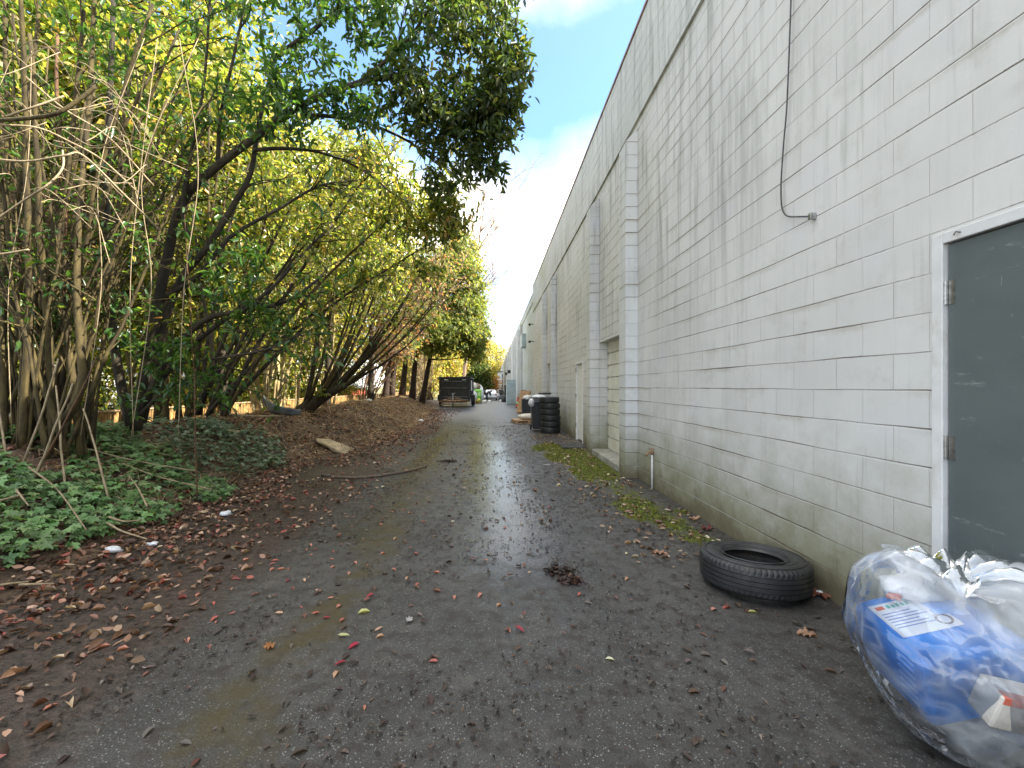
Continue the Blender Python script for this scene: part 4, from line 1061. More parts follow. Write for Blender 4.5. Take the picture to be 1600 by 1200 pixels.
# --- shrub 2: the big dark leaning limbs and the overhanging canopy
sb = P(215, 668, 5.9)
sh2 = thing('laurel_tree', 'big dark laurel with thick leaning limbs arching over the alley', 'tree', tuple(sb))
lf = Leafer()
limbs = [
 ([(212, 672, 5.9), (222, 610, 5.9), (238, 520, 5.85), (258, 420, 5.8), (283, 320, 5.7), (325, 272, 5.6), (395, 218, 5.5), (470, 165, 5.5), (560, 130, 5.6), (660, 110, 5.8)], .075, 16),
 ([(222, 660, 5.95), (245, 560, 5.95), (275, 450, 5.9), (325, 385, 5.8), (365, 320, 5.75), (392, 270, 5.7), (405, 190, 5.7), (430, 90, 5.7)], .055, 10),
 ([(205, 665, 5.85), (185, 580, 5.8), (170, 450, 5.75), (166, 300, 5.75), (172, 150, 5.7), (178, -20, 5.6)], .065, 8),
 ([(222, 640, 5.9), (262, 560, 5.8), (320, 500, 5.7), (380, 486, 5.6), (450, 470, 5.7), (505, 430, 5.9)], .045, 14),
 ([(230, 620, 6.0), (290, 550, 6.1), (350, 500, 6.2), (420, 455, 6.4), (470, 400, 6.6), (520, 350, 6.8)], .04, 14),
 ([(250, 470, 5.85), (310, 430, 5.8), (360, 370, 6.0), (430, 330, 6.3), (500, 290, 6.6), (560, 282, 6.9)], .035, 12),
 ([(395, 235, 5.5), (440, 232, 5.7), (500, 238, 6.1), (560, 262, 6.6), (610, 300, 7.0), (650, 345, 7.3)], .026, 12),
 ([(470, 180, 5.5), (520, 182, 5.7), (580, 195, 6.0), (640, 222, 6.4), (690, 262, 6.7)], .03, 12),
 ([(300, 380, 5.7), (285, 330, 5.6), (300, 230, 5.5), (320, 120, 5.4), (330, -40, 5.2)], .03, 6),
 ([(340, 260, 5.6), (345, 180, 5.5), (365, 90, 5.4), (390, -30, 5.3)], .028, 6),
 ([(560, 130, 5.6), (640, 60, 5.6), (700, -40, 5.6)], .03, 8),
 ([(430, 90, 5.7), (520, 20, 5.6), (600, -90, 5.6)], .035, 8),
 ([(600, 120, 5.7), (680, 150, 5.8), (740, 190, 5.9), (785, 235, 5.9)], .022, 8),
 ([(262, 570, 5.8), (340, 560, 5.5), (420, 545, 5.5), (470, 520, 5.6)], .022, 8),
 ([(218, 650, 5.85), (270, 600, 5.9), (330, 585, 6.1), (400, 540, 6.4)], .03, 8),
]
for li, (tr_, rr, nt_) in enumerate(limbs):
    pts = smooth_path([P(*q_) for q_ in tr_], 3)
    s = MB(); s.tube(pts - sb, np.linspace(rr, rr * 0.4, len(pts)), 9)
    grow(s, lf, pts - sb, rr, nt_, 0.9 if li != 12 else .35, 5 if li not in (2,) else 2, 0.12, GREEN if li not in (4, 5, 6, 7) else YGREEN, 0.3, 2, 0.9, 0.012)  # yellower leaves on some limbs put the look of sun into their colour
    s.build('limb', M['bark_dark'], sh2, smooth=True)
# dark overhanging canopy, leafy shoots; blob = px, py, depth, radii(m), count
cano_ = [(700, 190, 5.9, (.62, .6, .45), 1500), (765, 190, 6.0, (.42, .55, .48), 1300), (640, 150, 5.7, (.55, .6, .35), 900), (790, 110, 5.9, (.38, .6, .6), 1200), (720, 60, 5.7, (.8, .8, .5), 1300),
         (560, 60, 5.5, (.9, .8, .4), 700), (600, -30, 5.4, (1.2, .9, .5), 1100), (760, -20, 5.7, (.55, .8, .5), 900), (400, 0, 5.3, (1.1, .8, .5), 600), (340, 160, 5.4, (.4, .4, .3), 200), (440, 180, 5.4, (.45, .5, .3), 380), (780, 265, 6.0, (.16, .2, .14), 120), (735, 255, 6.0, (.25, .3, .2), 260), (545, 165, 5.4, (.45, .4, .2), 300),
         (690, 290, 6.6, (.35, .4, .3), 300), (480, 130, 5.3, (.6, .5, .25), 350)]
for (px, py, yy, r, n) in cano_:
    cc = lf.scatter(P(px, py, yy) - sb, r, int(n * .95), 0.115, DARKG if px > 600 else GREEN)  # darker leaves over the lane: canopy shade put into their colour
# side sprays lower down in shade
for (px, py, yy, r, n) in [(350, 450, 5.4, (.45, .3, .3), 170), (290, 560, 5.3, (.45, .3, .35), 220), (240, 620, 5.2, (.3, .25, .2), 90), (395, 400, 5.5, (.35, .3, .3), 120), (330, 620, 5.6, (.4, .3, .2), 100), (420, 490, 5.6, (.3, .3, .2), 90), (230, 560, 5.2, (.22, .2, .2), 80)]:
    lf.scatter(P(px, py, yy) - sb, r, n, 0.11, GREEN)
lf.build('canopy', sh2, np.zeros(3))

# --- shrub 2b: sunlit leafy branches between canopy and back shrub
sb = P(330, 640, 8.2)
sh3 = thing('laurel_shrub', 'sunlit yellow green laurel filling the gap below the dark overhanging canopy', 'shrub', tuple(sb))
lf = Leafer()
for i, (px, py, yy) in enumerate([(430, 300, 8.0), (520, 330, 8.0), (580, 260, 7.8), (640, 320, 7.6), (680, 380, 7.8), (600, 420, 8.2), (480, 430, 8.4), (400, 220, 8.3), (540, 200, 8.0), (350, 260, 8.5), (300, 300, 8.6), (620, 230, 7.8)]):
    pts = stem_line(sb + np.array([rng.uniform(-.4, .4), rng.uniform(-.3, .3), -0.1]), P(px, py, yy), np.array([-0.05, 0, 0.10]), 12)
    s = MB(); s.tube(pts - sb, np.linspace(.04, .012, 12), 6); grow(s, lf, pts - sb, .03, 12, 0.8, 6, 0.12, YGREEN, 0.35, 1); s.build('stem', M['bark_dark' if i % 3 else 'bark_olive'], sh3, smooth=True)
for (px, py, yy, r, n) in [(620, 330, 7.4, (.75, .6, .5), 800), (680, 350, 7.4, (.45, .5, .45), 650), (560, 260, 7.6, (.8, .6, .5), 750), (500, 360, 7.8, (.8, .6, .55), 700), (440, 290, 8.0, (.8, .6, .6), 550), (580, 420, 8.0, (.7, .5, .4), 500), (660, 420, 7.8, (.35, .4, .25), 200), (715, 345, 7.3, (.22, .3, .3), 180), (700, 310, 7.2, (.25, .3, .3), 220)]:
    lf.scatter(P(px, py, yy) - sb, r, n, 0.125, YGREEN)
lf.build('foliage', sh3, np.zeros(3))

# --- shrub 3: the low stump with stems raking to the right
sb = P(478, 640, 11.4)
sh4 = thing('coppiced_shrub', 'coppiced shrub with a low dark stump and long stems raking up to the right', 'shrub', tuple(sb))
s = MB(); s.tube(smooth_path([P(472, 645, 11.5), P(490, 630, 11.4), P(515, 614, 11.3), P(540, 602, 11.2)], 4) - sb, np.linspace(.22, .08, 13), 10); s.build('stump', M['bark_dark'], sh4, smooth=True)
lf = Leafer()
for i in range(20):
    st = P(np.interp(i, [0, 19], [474, 535]), np.interp(i, [0, 19], [635, 606]), 11.4 + rng.uniform(-.3, .3))
    px = np.interp(i, [0, 5, 12, 19], [500, 570, 650, 690]) + rng.normal() * 8; py = np.interp(i, [0, 5, 12, 19], [390, 400, 430, 500]) + rng.normal() * 18
    pts = stem_line(st, P(px, py, 11.0 + rng.uniform(-.8, .8)), np.array([0.06, 0, -0.05]), 12)
    rr = rng.uniform(.03, .055); s = MB(); s.tube(pts - sb, np.linspace(rr, .012, 12), 6); grow(s, lf, pts - sb, .03, 5, 0.8, 4, 0.13, YGREEN, 0.55, 1); s.build('stem', M['bark_olive' if i % 3 else 'bark_dark'], sh4, smooth=True)
for (px, py, yy, r, n) in [(520, 430, 11.5, (1.0, .8, .6), 500), (580, 440, 11.3, (.9, .7, .5), 420), (620, 470, 11.5, (.5, .5, .4), 160), (500, 610, 11.0, (.2, .2, .15), 40)]:
    lf.scatter(P(px, py, yy) - sb, r, n, 0.15, YGREEN)
lf.build('foliage', sh4, np.zeros(3))

# --- pale sunlit stems behind the crest
def stem_clump(name, label, base, n, tgt_fn, rr, bark, pal=None, nl=0, leaf=.12, cat='shrub', spread=.5, twn=3, tl=.8, group=None, matn='leaf'):
    base = np.asarray(base, float); root = thing(name, label, cat, tuple(base), group=group); lf = Leafer()
    for i in range(n):
        b_ = base + np.array([rng.uniform(-spread, spread), rng.uniform(-spread, spread), -.1])
        pts = stem_line(b_, tgt_fn(i), np.array([rng.normal() * .04, 0, 0.0]), 10)
        r_ = rr * rng.uniform(.6, 1.2); s = MB(); s.tube(pts - base, np.linspace(r_, r_ * .3, 10), 5)
        grow(s, lf, pts - base, r_, twn, tl, nl, leaf, pal or GREEN, .3, 1 if nl else 2, .7, r_ * .4)
        s.build('stem', M[bark], root, smooth=True)
    if lf.C: lf.build('foliage', root, np.zeros(3), matn)
    return root
stem_clump('multistem_shrub', 'pale sunlit multi stemmed shrub rising behind the bank crest left of the plastic panel', (-6.4, 12.2, gz(-6.4, 12.2)), 16, lambda i: P(330 + i * 12 + rng.normal() * 10, 330 + rng.normal() * 50, 12.3 + rng.uniform(-1, 1)), .055, 'bark_sunlit', YGREEN, 6, .13, twn=7)
stem_clump('multistem_shrub', 'pale sunlit stems behind the leaning coppiced stump', (-6.2, 14.6, gz(-6.2, 14.6)), 12, lambda i: P(450 + i * 13 + rng.normal() * 10, 400 + rng.normal() * 50, 14.3 + rng.uniform(-1, 1)), .05, 'bark_sunlit', YGREEN, 5, .14, twn=7)
stem_clump('multistem_shrub', 'olive multi stemmed shrub behind the dark laurel trunk at the left', (-6.5, 8.3, gz(-6.5, 8.3)), 14, lambda i: P(170 + i * 16 + rng.normal() * 15, 230 + rng.normal() * 80, 8.5 + rng.uniform(-1, 1)), .05, 'bark_olive', YGREEN, 6, .12, twn=8)
stem_clump('multistem_shrub', 'olive multi stemmed shrub behind the ivy at the left edge', (-6.9, 6.2, gz(-6.9, 6.2)), 14, lambda i: P(-150 + i * 22 + rng.normal() * 15, 200 + rng.normal() * 80, 6.4 + rng.uniform(-.6, .6)), .045, 'bark_olive', YGREEN, 6, .11, twn=8)
# dry canes near the trailer
stem_clump('dry_canes', 'stand of tall dry tan canes between the cedars and the trailer', (-5.3, 32.5, gz(-5.3, 32.5)), 45, lambda i: P(635 + i * 1.1 + rng.normal() * 6, 540 + rng.normal() * 25, 30 + rng.uniform(-2, 2)), .035, 'cane', None, 0, cat='canes', spread=.9, twn=3, tl=1.2)
stem_clump('dry_canes', 'short dry tan canes between the cedar trunks', (-7.0, 24.5, gz(-7.0, 24.5)), 12, lambda i: P(570 + i * 4 + rng.normal() * 8, 560 + rng.normal() * 20, 24.5 + rng.uniform(-2, 2)), .03, 'cane', None, 0, cat='canes', spread=1.0, twn=3, tl=.9)
# pink-brown twiggy bush in front of the cedars
stem_clump('twiggy_bush', 'tall twiggy pinkish tan bush with a few orange leaves in front of the cedars', (-5.6, 19.0, gz(-5.6, 19.0)), 16, lambda i: P(600 + i * 8 + rng.normal() * 12, 400 + rng.normal() * 30, 18.5 + rng.uniform(-1.2, 1.2)), .03, 'twig_pink', PINKT, 3, .12, cat='bush', spread=.3, twn=26, tl=1.4)

# --- cedars
cs = [(-5.9, 25.0, 610, 0), (-5.6, 26.6, 626, 1), (-5.1, 27.2, 643, 2), (-4.6, 27.8, 656, 3), (-5.9, 23.6, 600, 4)]
cb_ = {0: [(P(640, 500, 25), (1.9, 1.8, 1.1), 110)], 1: [(P(665, 440, 26.5), (2.2, 2.0, 2.2), 190)], 2: [(P(690, 520, 27), (2.6, 2.0, 1.3), 170), (P(720, 450, 27), (1.5, 1.6, 2.6), 160)], 3: [(P(735, 500, 28), (1.2, 1.5, 1.9), 130), (P(715, 400, 28), (1.3, 1.4, 1.7), 110), (P(740, 540, 28), (.8, 1.2, 1.0), 60)], 4: [(P(610, 540, 23.6), (1.5, 1.2, .9), 70)]}
cl = ['cedar behind the twiggy bush, second dark trunk from the left', 'cedar with the tallest crown, third dark trunk from the left', 'cedar with a wide drooping crown, fourth dark trunk from the left', 'cedar nearest the trailer whose crown hangs over the alley', 'cedar with the leftmost trunk and a short low crown']
for (x_, y_, px, i) in cs:
    b_ = np.array([x_, y_, gz(x_, y_) - .05]); tp_ = P(px + (40 if i == 3 else 25), 400 if i != 4 else 480, y_)
    tree('cedar_tree', cl[i], 'tree', b_, tp_, .19, cb_[i], CEDAR, .26, 'spray', 'leaf_far', 'bark_cedar', group='cedars on the bank', droop=.9, per=30, crr=.26, fill=.4, ntw=40, wr=.6)

# --- bare tree against the cloud
bb = np.array([-3.4, 46, float(base_z(46))])
bt = thing('bare_tree', 'tall leafless tree with fine pale branches against the cloud', 'tree', tuple(bb))
s = MB(); tw = MB()
main = stem_line(bb, P(752, 330, 46), np.array([0.0, 0, 0]), 12); s.tube(main - bb, np.linspace(.22, .03, 12), 7)
def fr(p_, d, L_, r_, lev):
    n = 5; pts = [p_]; 
    for i in range(n - 1): d = unit(d + rng.normal(size=3) * .12 + np.array([0, 0, .03])); pts.append(pts[-1] + d * L_ / (n - 1))
    s.tube(np.array(pts) - bb, np.linspace(r_, r_ * .45, n), 3, cap=False)
    if lev:
        for _ in range(4): fr(pts[rng.integers(1, n)], unit(d + rng.normal(size=3) * .5), L_ * .6, r_ * .5, lev - 1)
for i in range(20):
    j = rng.integers(5, 11); fr(main[j], np.array([rng.normal() * .5 + .35, rng.normal() * .4, 1.0]), rng.uniform(3, 5.5), .07, 3)
s.build('trunk', M['twig_pink'], bt)

# --- trees behind the fence
bgd = [('tall tree beyond the fence over the fan of stems', -9.8, 7.0, (2.4, 2.0, 3.4), 8.6, YGREEN), ('tall tree beyond the fence over the dark laurel trunk', -8.8, 9.4, (2.4, 2.0, 3.4), 9.2, YGREEN), ('tallest tree directly beyond the fence behind the laurel limbs', -8.6, 12.4, (2.5, 2.2, 3.6), 10.5, YGREEN), ('broadleaf tree beyond the fence at the far left edge', -11.5, 8.2, (2.6, 2.2, 3.0), 6.0, YGREEN), ('broadleaf tree beyond the fence behind the fan of stems', -10.5, 10.5, (2.4, 2.2, 3.2), 5.5, YGREEN), ('yellow green tree beyond the fence behind the dark laurel', -9.8, 13.0, (2.4, 2.0, 3.0), 5.2, YGREEN),
       ('dense yellow green tree beyond the fence above the red wall', -9.5, 16.5, (2.6, 2.2, 3.2), 5.5, YGREEN), ('tall yellow tree beyond the fence behind the coppiced stems', -9.2, 21.0, (2.8, 2.4, 3.4), 6.0, YELLOW), ('tall tree beyond the fence just left of the cedars', -9.5, 27.0, (2.8, 2.6, 3.6), 6.5, YELLOW),
       ('high tree far left beyond the fence with its crown above the others', -13.5, 14.0, (3.2, 3.0, 4.0), 10.0, YGREEN), ('high tree well beyond the fence behind the laurel canopy', -12.5, 21.0, (3.4, 3.0, 4.2), 11.0, YELLOW)]
for (lab, x_, y_, r, zc, pal) in bgd:
    b_ = np.array([x_, y_, gz(x_, y_) - .05]); c = np.array([x_, y_, zc])
    tree('broadleaf_tree', lab, 'tree', b_, c + np.array([0, 0, r[2] * .5]), .16, [(c, r, 230), (c + np.array([.5, -.6, -r[2] * .6]), (r[0] * .9, r[1] * .8, r[2] * .5), 110)], pal, .19, 'rhomb', 'leaf_far', 'bark_olive', group='trees beyond the fence', per=34, crr=.36, fill=.55, ntw=70, wr=.55)
for (lab, x_, y_, r, zc, pal) in [('tall sunlit yellow green laurel rising behind the coppiced stump', -5.6, 14.6, (2.3, 2.0, 3.6), 6.6, YGREEN), ('tall sunlit laurel with yellowing leaves just before the cedars', -5.2, 18.4, (2.3, 2.0, 3.0), 7.2, YGREEN), ('sunlit laurel with sparse yellow green leaves behind the leaning limbs', -6.6, 10.6, (2.2, 1.8, 3.0), 5.4, YGREEN)]:
    b_ = np.array([x_, y_, gz(x_, y_) - .05]); c = np.array([x_, y_, zc])
    tree('laurel_tree', lab, 'tree', b_, c + np.array([0, 0, r[2] * .5]), .13, [(c, r, 300), (c + np.array([.9, 0, 1.6]), (r[0] * .8, r[1] * .8, r[2] * .6), 120)], pal, .17, 'lance', 'leaf', 'bark_dark', group='laurels on the bank', per=26, crr=.34, fill=.5, ntw=80, wr=.42)
bgd2 = 0
hd = [('bush beyond the fence right of the red shed end', -9.3, 20.0), ('bush beyond the fence behind the coppiced stump', -9.0, 17.0), ('tall bush beyond the fence behind the cedars', -9.0, 25.0), ('low laurel hedge bush beyond the fence at the left edge', -9.4, 7.2), ('low bush beyond the fence behind the laurel trunk', -9.2, 10.2), ('low bush beyond the fence left of the red wall', -9.1, 13.8)]
for (lab, x_, y_) in hd:
    b_ = np.array([x_, y_, gz(x_, y_) - .05]); c = b_ + np.array([0, 0, 2.4])
    tree('bush', lab, 'bush', b_, c, .06, [(c, (1.5, 1.9, 1.5), 170)], YGREEN, .15, 'rhomb', 'leaf_far', 'bark_olive', group='bushes beyond the fence', per=30, crr=.28, ntw=40)
# --- trees closing the end of the alley
fard = [('yellow leaved tree at the far end of the alley behind the trailer', -7.5, 62, (3.6, 3, 3.6), 5.5, YELLOW), ('golden tree at the far end left of the white building', -3.5, 78, (4.6, 4, 5.2), 8.0, YELLOW), ('dark green tree low behind the lime green bin', -3.0, 72, (2.8, 2.5, 2.6), 3.0, DARKG),
        ('pale yellow tree farthest along the alley by the wall end', 1.0, 125, (5.5, 4, 6.0), 10.0, YELLOW), ('tall golden tree rising behind the cedars', -6.5, 70, (3.6, 3, 5.0), 9.5, YELLOW), ('broad olive tree behind the dry canes', -8.5, 48, (3.4, 3, 4.0), 4.5, YELLOW), ('brown tangled shrub on the verge behind the parked car', -1.4, 84, (2.2, 2, 1.8), 2.2, PINKT)]
for (lab, x_, y_, r, zc, pal) in fard:
    b_ = np.array([x_, y_, float(base_z(y_)) - .1]); c = np.array([x_, y_, zc])
    tree('broadleaf_tree', lab, 'tree', b_, c + np.array([0, 0, r[2] * .4]), .25, [(c, r, 240), (c + np.array([0, -.5, -r[2] * .65]), (r[0] * .95, r[1] * .8, r[2] * .5), 120)], pal, .36, 'rhomb', 'leaf_far', 'bark_olive', group='trees closing the end of the alley', per=30, crr=.6, fill=.5, ntw=60, wr=.6)

# ------------------------------------------------------------------ tangled dry twigs in the upper left foreground
br = thing('bramble', 'tangle of thin tan dead twigs arching in front of the stems at the upper left', 'bramble', (-4.3, 3.9, gz(-4.3, 3.9)))
bo = np.array([-4.3, 3.9, gz(-4.3, 3.9)])
hand = [[(-60, 190, 3.3), (30, 186, 3.3), (85, 178, 3.3), (120, 158, 3.35), (150, 135, 3.4)], [(-40, 245, 3.2), (40, 252, 3.2), (100, 243, 3.2), (130, 243, 3.3), (190, 300, 3.5), (250, 360, 3.8)], [(-30, 360, 3.3), (30, 318, 3.3), (75, 288, 3.3), (98, 262, 3.4), (98, 235, 3.5)], [(-30, 400, 3.4), (10, 396, 3.4), (45, 390, 3.4)], [(10, 182, 3.2), (50, 168, 3.2), (100, 150, 3.3)],
        [(0, 195, 3.3), (60, 200, 3.4), (110, 222, 3.6), (160, 250, 3.8), (215, 300, 4.0)], [(40, 120, 3.5), (100, 170, 3.7), (170, 215, 3.9), (240, 290, 4.2)]]
for i in range(34):
    x0 = rng.uniform(-60, 180); y0 = rng.uniform(60, 330); hand.append([(x0, y0, 3.6 + rng.uniform(-.3, .8)), (x0 + rng.uniform(20, 60), y0 + rng.uniform(-30, 35), 3.8 + rng.uniform(-.3, .6)), (x0 + rng.uniform(60, 130), y0 + rng.uniform(-20, 110), 4.1 + rng.uniform(-.2, .4))])
for i in range(6):   # long hanging canes
    x0 = rng.uniform(20, 330); k2 = rng.normal() * 45; hand.append([(x0, 60, 4.5), (x0 + k2 + rng.normal() * 12, 260, 4.4), (x0 + k2 * .7 + rng.normal() * 22, 450, 4.4), (x0 + k2 * 1.6 + rng.normal() * 20, 680, 4.5)])
for i, h_ in enumerate(hand):
    s = MB(); s.tube(smooth_path([P(*q_) for q_ in h_], 6) - bo, (.015 if i < 1 else .0075) if i < 7 else .0036, 5)
    s.build('cane', M['bark_olive' if i == 0 else 'cane'], br, smooth=True)

# ------------------------------------------------------------------ ivy, litter, sticks
def ivy(name, label, n, xr, yr, maskf, size, pal, hgt):
    X = rng.uniform(*xr, n); Y = rng.uniform(*yr, n); keep = maskf(X, Y); X = X[keep]; Y = Y[keep]; n = len(X)
    Z = surf_h(X, Y) + rng.uniform(.02, hgt, n) * (0.5 + fbm(X * 1.5, Y * 1.5))
    D = np.stack([rng.normal(size=n) + .6, rng.normal(size=n) - .5, rng.normal(size=n) * .15 - .35], 1)
    Nn = np.stack([rng.normal(size=n) * .28 + .28, rng.normal(size=n) * .28 - .25, np.ones(n)], 1)
    L = size * rng.uniform(.55, 1.25, n)
    o = leaves(name, M['leaf_ivy'], np.stack([X, Y, Z], 1), D, Nn, L, L * .62, palette(n, *pal, .3), None, 'ivy', curl=.08)
    tag(o, label, 'ivy', kind='stuff'); return o
IVYG = ([(0.085, 0.17, 0.055), (0.13, 0.235, 0.08), (0.19, 0.30, 0.12), (0.05, 0.105, 0.035)], [4, 4, 2, 2])
IVYD = ([(0.06, 0.105, 0.05), (0.10, 0.15, 0.08), (0.17, 0.22, 0.14), (0.03, 0.055, 0.025)], [4, 4, 2, 2])
ivy('ivy', 'bright green ivy carpeting the near left bank', 7800, (-5.9, -3.2), (1.6, 6.6), lambda x, y: (x < -3.50 + .30 * (fbm(y * 1.3, y * 0 + 5) - .5) * 2) & (fbm(x * 1.4 + 5, y * 1.4) > .30) & (x > -5.8) & (y < 5.6 + .8 * fbm(x * 2, y * 0)), .105, IVYG, .16)
ivy('ivy', 'darker small leaved ivy patch on the bank below the coppiced stump', 2600, (-5.2, -3.5), (5.8, 9.2), lambda x, y: (np.hypot((x + 4.3) / .75, (y - 7.2) / 1.5) < .75 + .6 * (fbm(x * 2, y * 2) - .3)), .09, IVYD, .22)
ivy('ivy', 'ivy trailing along the bank crest between the trunks', 900, (-5.6, -4.6), (5.0, 8.2), lambda x, y: fbm(x * 2 + 3, y * 2) > .45, .09, IVYD, .12)

def litter(name, label, X, Y, size, pal, shape, mt='leaf_dead', cat='leaf litter', lift=.006, tilt=.25, wr=.42, curl=.5):
    n = len(X); Z = surf_h(X, Y) + lift + rng.uniform(0, .01, n)
    a = rng.uniform(0, 2 * math.pi, n); D = np.stack([np.cos(a), np.sin(a), rng.normal(size=n) * tilt * .4], 1)
    Nn = np.stack([rng.normal(size=n) * tilt, rng.normal(size=n) * tilt, np.ones(n)], 1)
    L = size * rng.uniform(.5, 1.3, n)
    o = leaves(name, M[mt], np.stack([X, Y, Z], 1), D, Nn, L, L * wr, palette(n, *pal, .3), None, shape, curl=curl)
    return tag(o, label, cat, kind='stuff')
DEAD = ([(0.13, 0.07, 0.045), (0.27, 0.15, 0.10), (0.07, 0.038, 0.026), (0.42, 0.27, 0.19), (0.30, 0.09, 0.07), (0.52, 0.38, 0.27)], [5, 4, 5, 2.5, 1.6, 1.2])
n = 70000; X = rng.uniform(-6.5, -1.8, n); Y = rng.uniform(1.4, 1, n) if False else 1.3 + (rng.random(n) ** 1.3) * 26
fx = foot_x(Y); k_ = (rng.random(n) < np.where(X < fx + .25, .5 + 0 * X, np.exp(-(X - fx - .25) / .75) * .45)) & (fbm(X * 1.7, Y * 1.2) > .33)
litter('leaf_litter', 'brown and reddish dead leaf litter covering the earth bank', X[k_], Y[k_], .068, DEAD, 'lance', tilt=.45, wr=.5, lift=.012)
CR = ([(0.03, 0.022, 0.018), (0.06, 0.042, 0.032), (0.13, 0.09, 0.065), (0.018, 0.014, 0.012), (0.20, 0.17, 0.14)], [5, 4, 1.2, 4, .3])
n = 110000; X = rng.uniform(-3.6, 2.25, n); Y = 1.3 + (rng.random(n) ** 1.5) * 17
dens = fbm(X * 1.5 + 40, Y * 1.1) + .25 * np.exp(-((X - .9) / .6) ** 2) + .12 * (X < -1.3)
k_ = rng.random(n) < np.clip((dens - .49) * 4, .02, 1) * .55 * np.interp(Y, [1.3, 3, 5], [.30, .6, 1])
litter('debris_crumbs', 'small dark leaf crumbs and bark bits strewn over the wet asphalt', X[k_], Y[k_], .030, CR, 'rhomb', cat='debris', wr=.4, lift=.003)
n = 1700; X = rng.uniform(-3.4, 2.1, n); Y = 1.4 + rng.random(n) ** 1.3 * 15; k_ = fbm(X * 1.1 + 11, Y * .8) > .46
litter('decayed_leaves', 'flat dark brown and grey rotted leaves pressed onto the asphalt', X[k_], Y[k_], .055, ([(0.05, 0.033, 0.026), (0.10, 0.065, 0.048), (0.13, 0.11, 0.095), (0.17, 0.08, 0.06)], [5, 4, 2, 2]), 'lance', tilt=.12, curl=.15, lift=.003)
BARKC = ([(0.22, 0.13, 0.08), (0.36, 0.25, 0.16), (0.5, 0.42, 0.32), (0.12, 0.07, 0.05)], [4, 3, 1.5, 2])
n = 700; X = np.concatenate([rng.uniform(1.1, 2.2, n), rng.uniform(-2.2, 1.2, 300)]); Y = np.concatenate([rng.uniform(3.4, 13, n), rng.uniform(4, 16, 300)])
litter('leaf_litter', 'brown leaf fragments gathered along the foot of the block wall', X, Y, .06, BARKC, 'lance', wr=.6)
n = 14000; X = rng.uniform(-5.6, -2.8, n); Y = 8 + rng.random(n) * 22; k_ = X < foot_x(Y) + .1
TAN = ([(0.32, 0.22, 0.12), (0.50, 0.38, 0.23), (0.20, 0.12, 0.07)], [3, 3, 2])
litter('dry_grass', 'dry tan straw and stalks lying on the far bank slope', X[k_], Y[k_], .30, TAN, 'rhomb', cat='dry grass', wr=.03, tilt=.5, lift=.03)
n = 1400; X = rng.uniform(-4.9, -3.6, n); Y = rng.uniform(4.4, 6.6, n)
litter('dry_grass', 'fine brown dead twigs tangled between the two ivy patches', X, Y, .22, TAN, 'rhomb', cat='dry grass', wr=.02, tilt=.6, lift=.08)
# moss tufts
n = 26000; X = rng.uniform(1.0, 2.26, n); Y = rng.uniform(3.4, 12, n); a_ = a_moss(X, Y) + .5 * (fbm(X * 9, Y * 9) - .5)
k_ = a_ > .40; X = X[k_]; Y = Y[k_]; n = len(X)
D = np.stack([rng.normal(size=n) * .5, rng.normal(size=n) * .5, np.ones(n)], 1); L = rng.uniform(.008, .022, n)
o = leaves('moss', M['leaf_ivy'], np.stack([X, Y, road_h(X, Y) - .002], 1), D, rng.normal(size=(n, 3)), L, L * .9, palette(n, [(0.13, 0.15, 0.012), (0.23, 0.25, 0.02), (0.06, 0.08, 0.010)], [4, 3, 2]), None, 'rhomb')
tag(o, 'bright green moss along the wall foot in front of the pilasters', 'moss', kind='stuff')

# individual fallen leaves on the asphalt
RED = [(0.42, 0.12, 0.09), (0.52, 0.23, 0.17), (0.44, 0.18, 0.12), (0.28, 0.03, 0.045), (0.50, 0.31, 0.21), (0.12, 0.045, 0.035)]
def one_leaf(px, py, L_, c, shape, label, group=None, ang=None, name='fallen_leaf', wr=.40):
    # pixel on flat ground -> position
    Y = 1.44 * F / (py - VY); X = (px - VX) / F * Y
    for _ in range(3):
        z = float(surf_h(X, Y)); Y = (E - z) * F / (py - VY); X = (px - VX) / F * Y
    return put_leaf(X, Y, L_, c, shape, label, group, ang, name, wr)
_cache = {}
def put_leaf(X, Y, L_, c, shape, label, group=None, ang=None, name='fallen_leaf', wr=.40):
    key = (tuple(c), shape, int(rng.integers(0, 3)))
    if key not in _cache:
        o = leaves(name, M['leaf_dead'], np.array([[-.5, 0, 0.]]), np.array([[1., 0, 0]]), np.array([[0, 0, 1.]]), 1.0, wr, np.array([c]), None, shape, curl=.20); _cache[key] = o
    else:
        o = _cache[key].copy(); link(o)
    o.location = (X, Y, float(surf_h(X, Y)) + .005 + L_ * .05); o.scale = (L_, L_, L_)
    o.rotation_euler = (rng.normal() * .07, rng.normal() * .07, rng.uniform(0, 6.28) if ang is None else ang)
    tag(o, label, 'leaf', group); return o
one_leaf(421, 1012, .095, (0.30, 0.13, 0.04), 'maple', 'large curled brown orange leaf at the bottom left of the asphalt')
one_leaf(1262, 992, .13, (0.34, 0.20, 0.13), 'maple', 'large dry tan maple leaf between the loose tyre and the clear bag')
one_leaf(1375, 1015, .10, (0.36, 0.20, 0.12), 'maple', 'ragged brown leaf just left of the clear rubbish bag')
one_leaf(569, 957, .085, (0.50, 0.50, 0.20), 'lance', 'long pale yellow green leaf with a stalk on the wet asphalt', ang=.4)
one_leaf(537, 995, .07, (0.42, 0.42, 0.20), 'lance', 'faded olive leaf lying near the dark red leaf', ang=.1)
one_leaf(553, 1010, .07, (0.36, 0.02, 0.05), 'lance', 'deep crimson leaf at the bottom centre left')
one_leaf(640, 970, .075, (0.42, 0.42, 0.42), 'maple', 'flat pale grey decayed leaf on the asphalt')
one_leaf(953, 1031, .05, (0.55, 0.55, 0.36), 'lance', 'small pale yellow leaf at the bottom centre right')
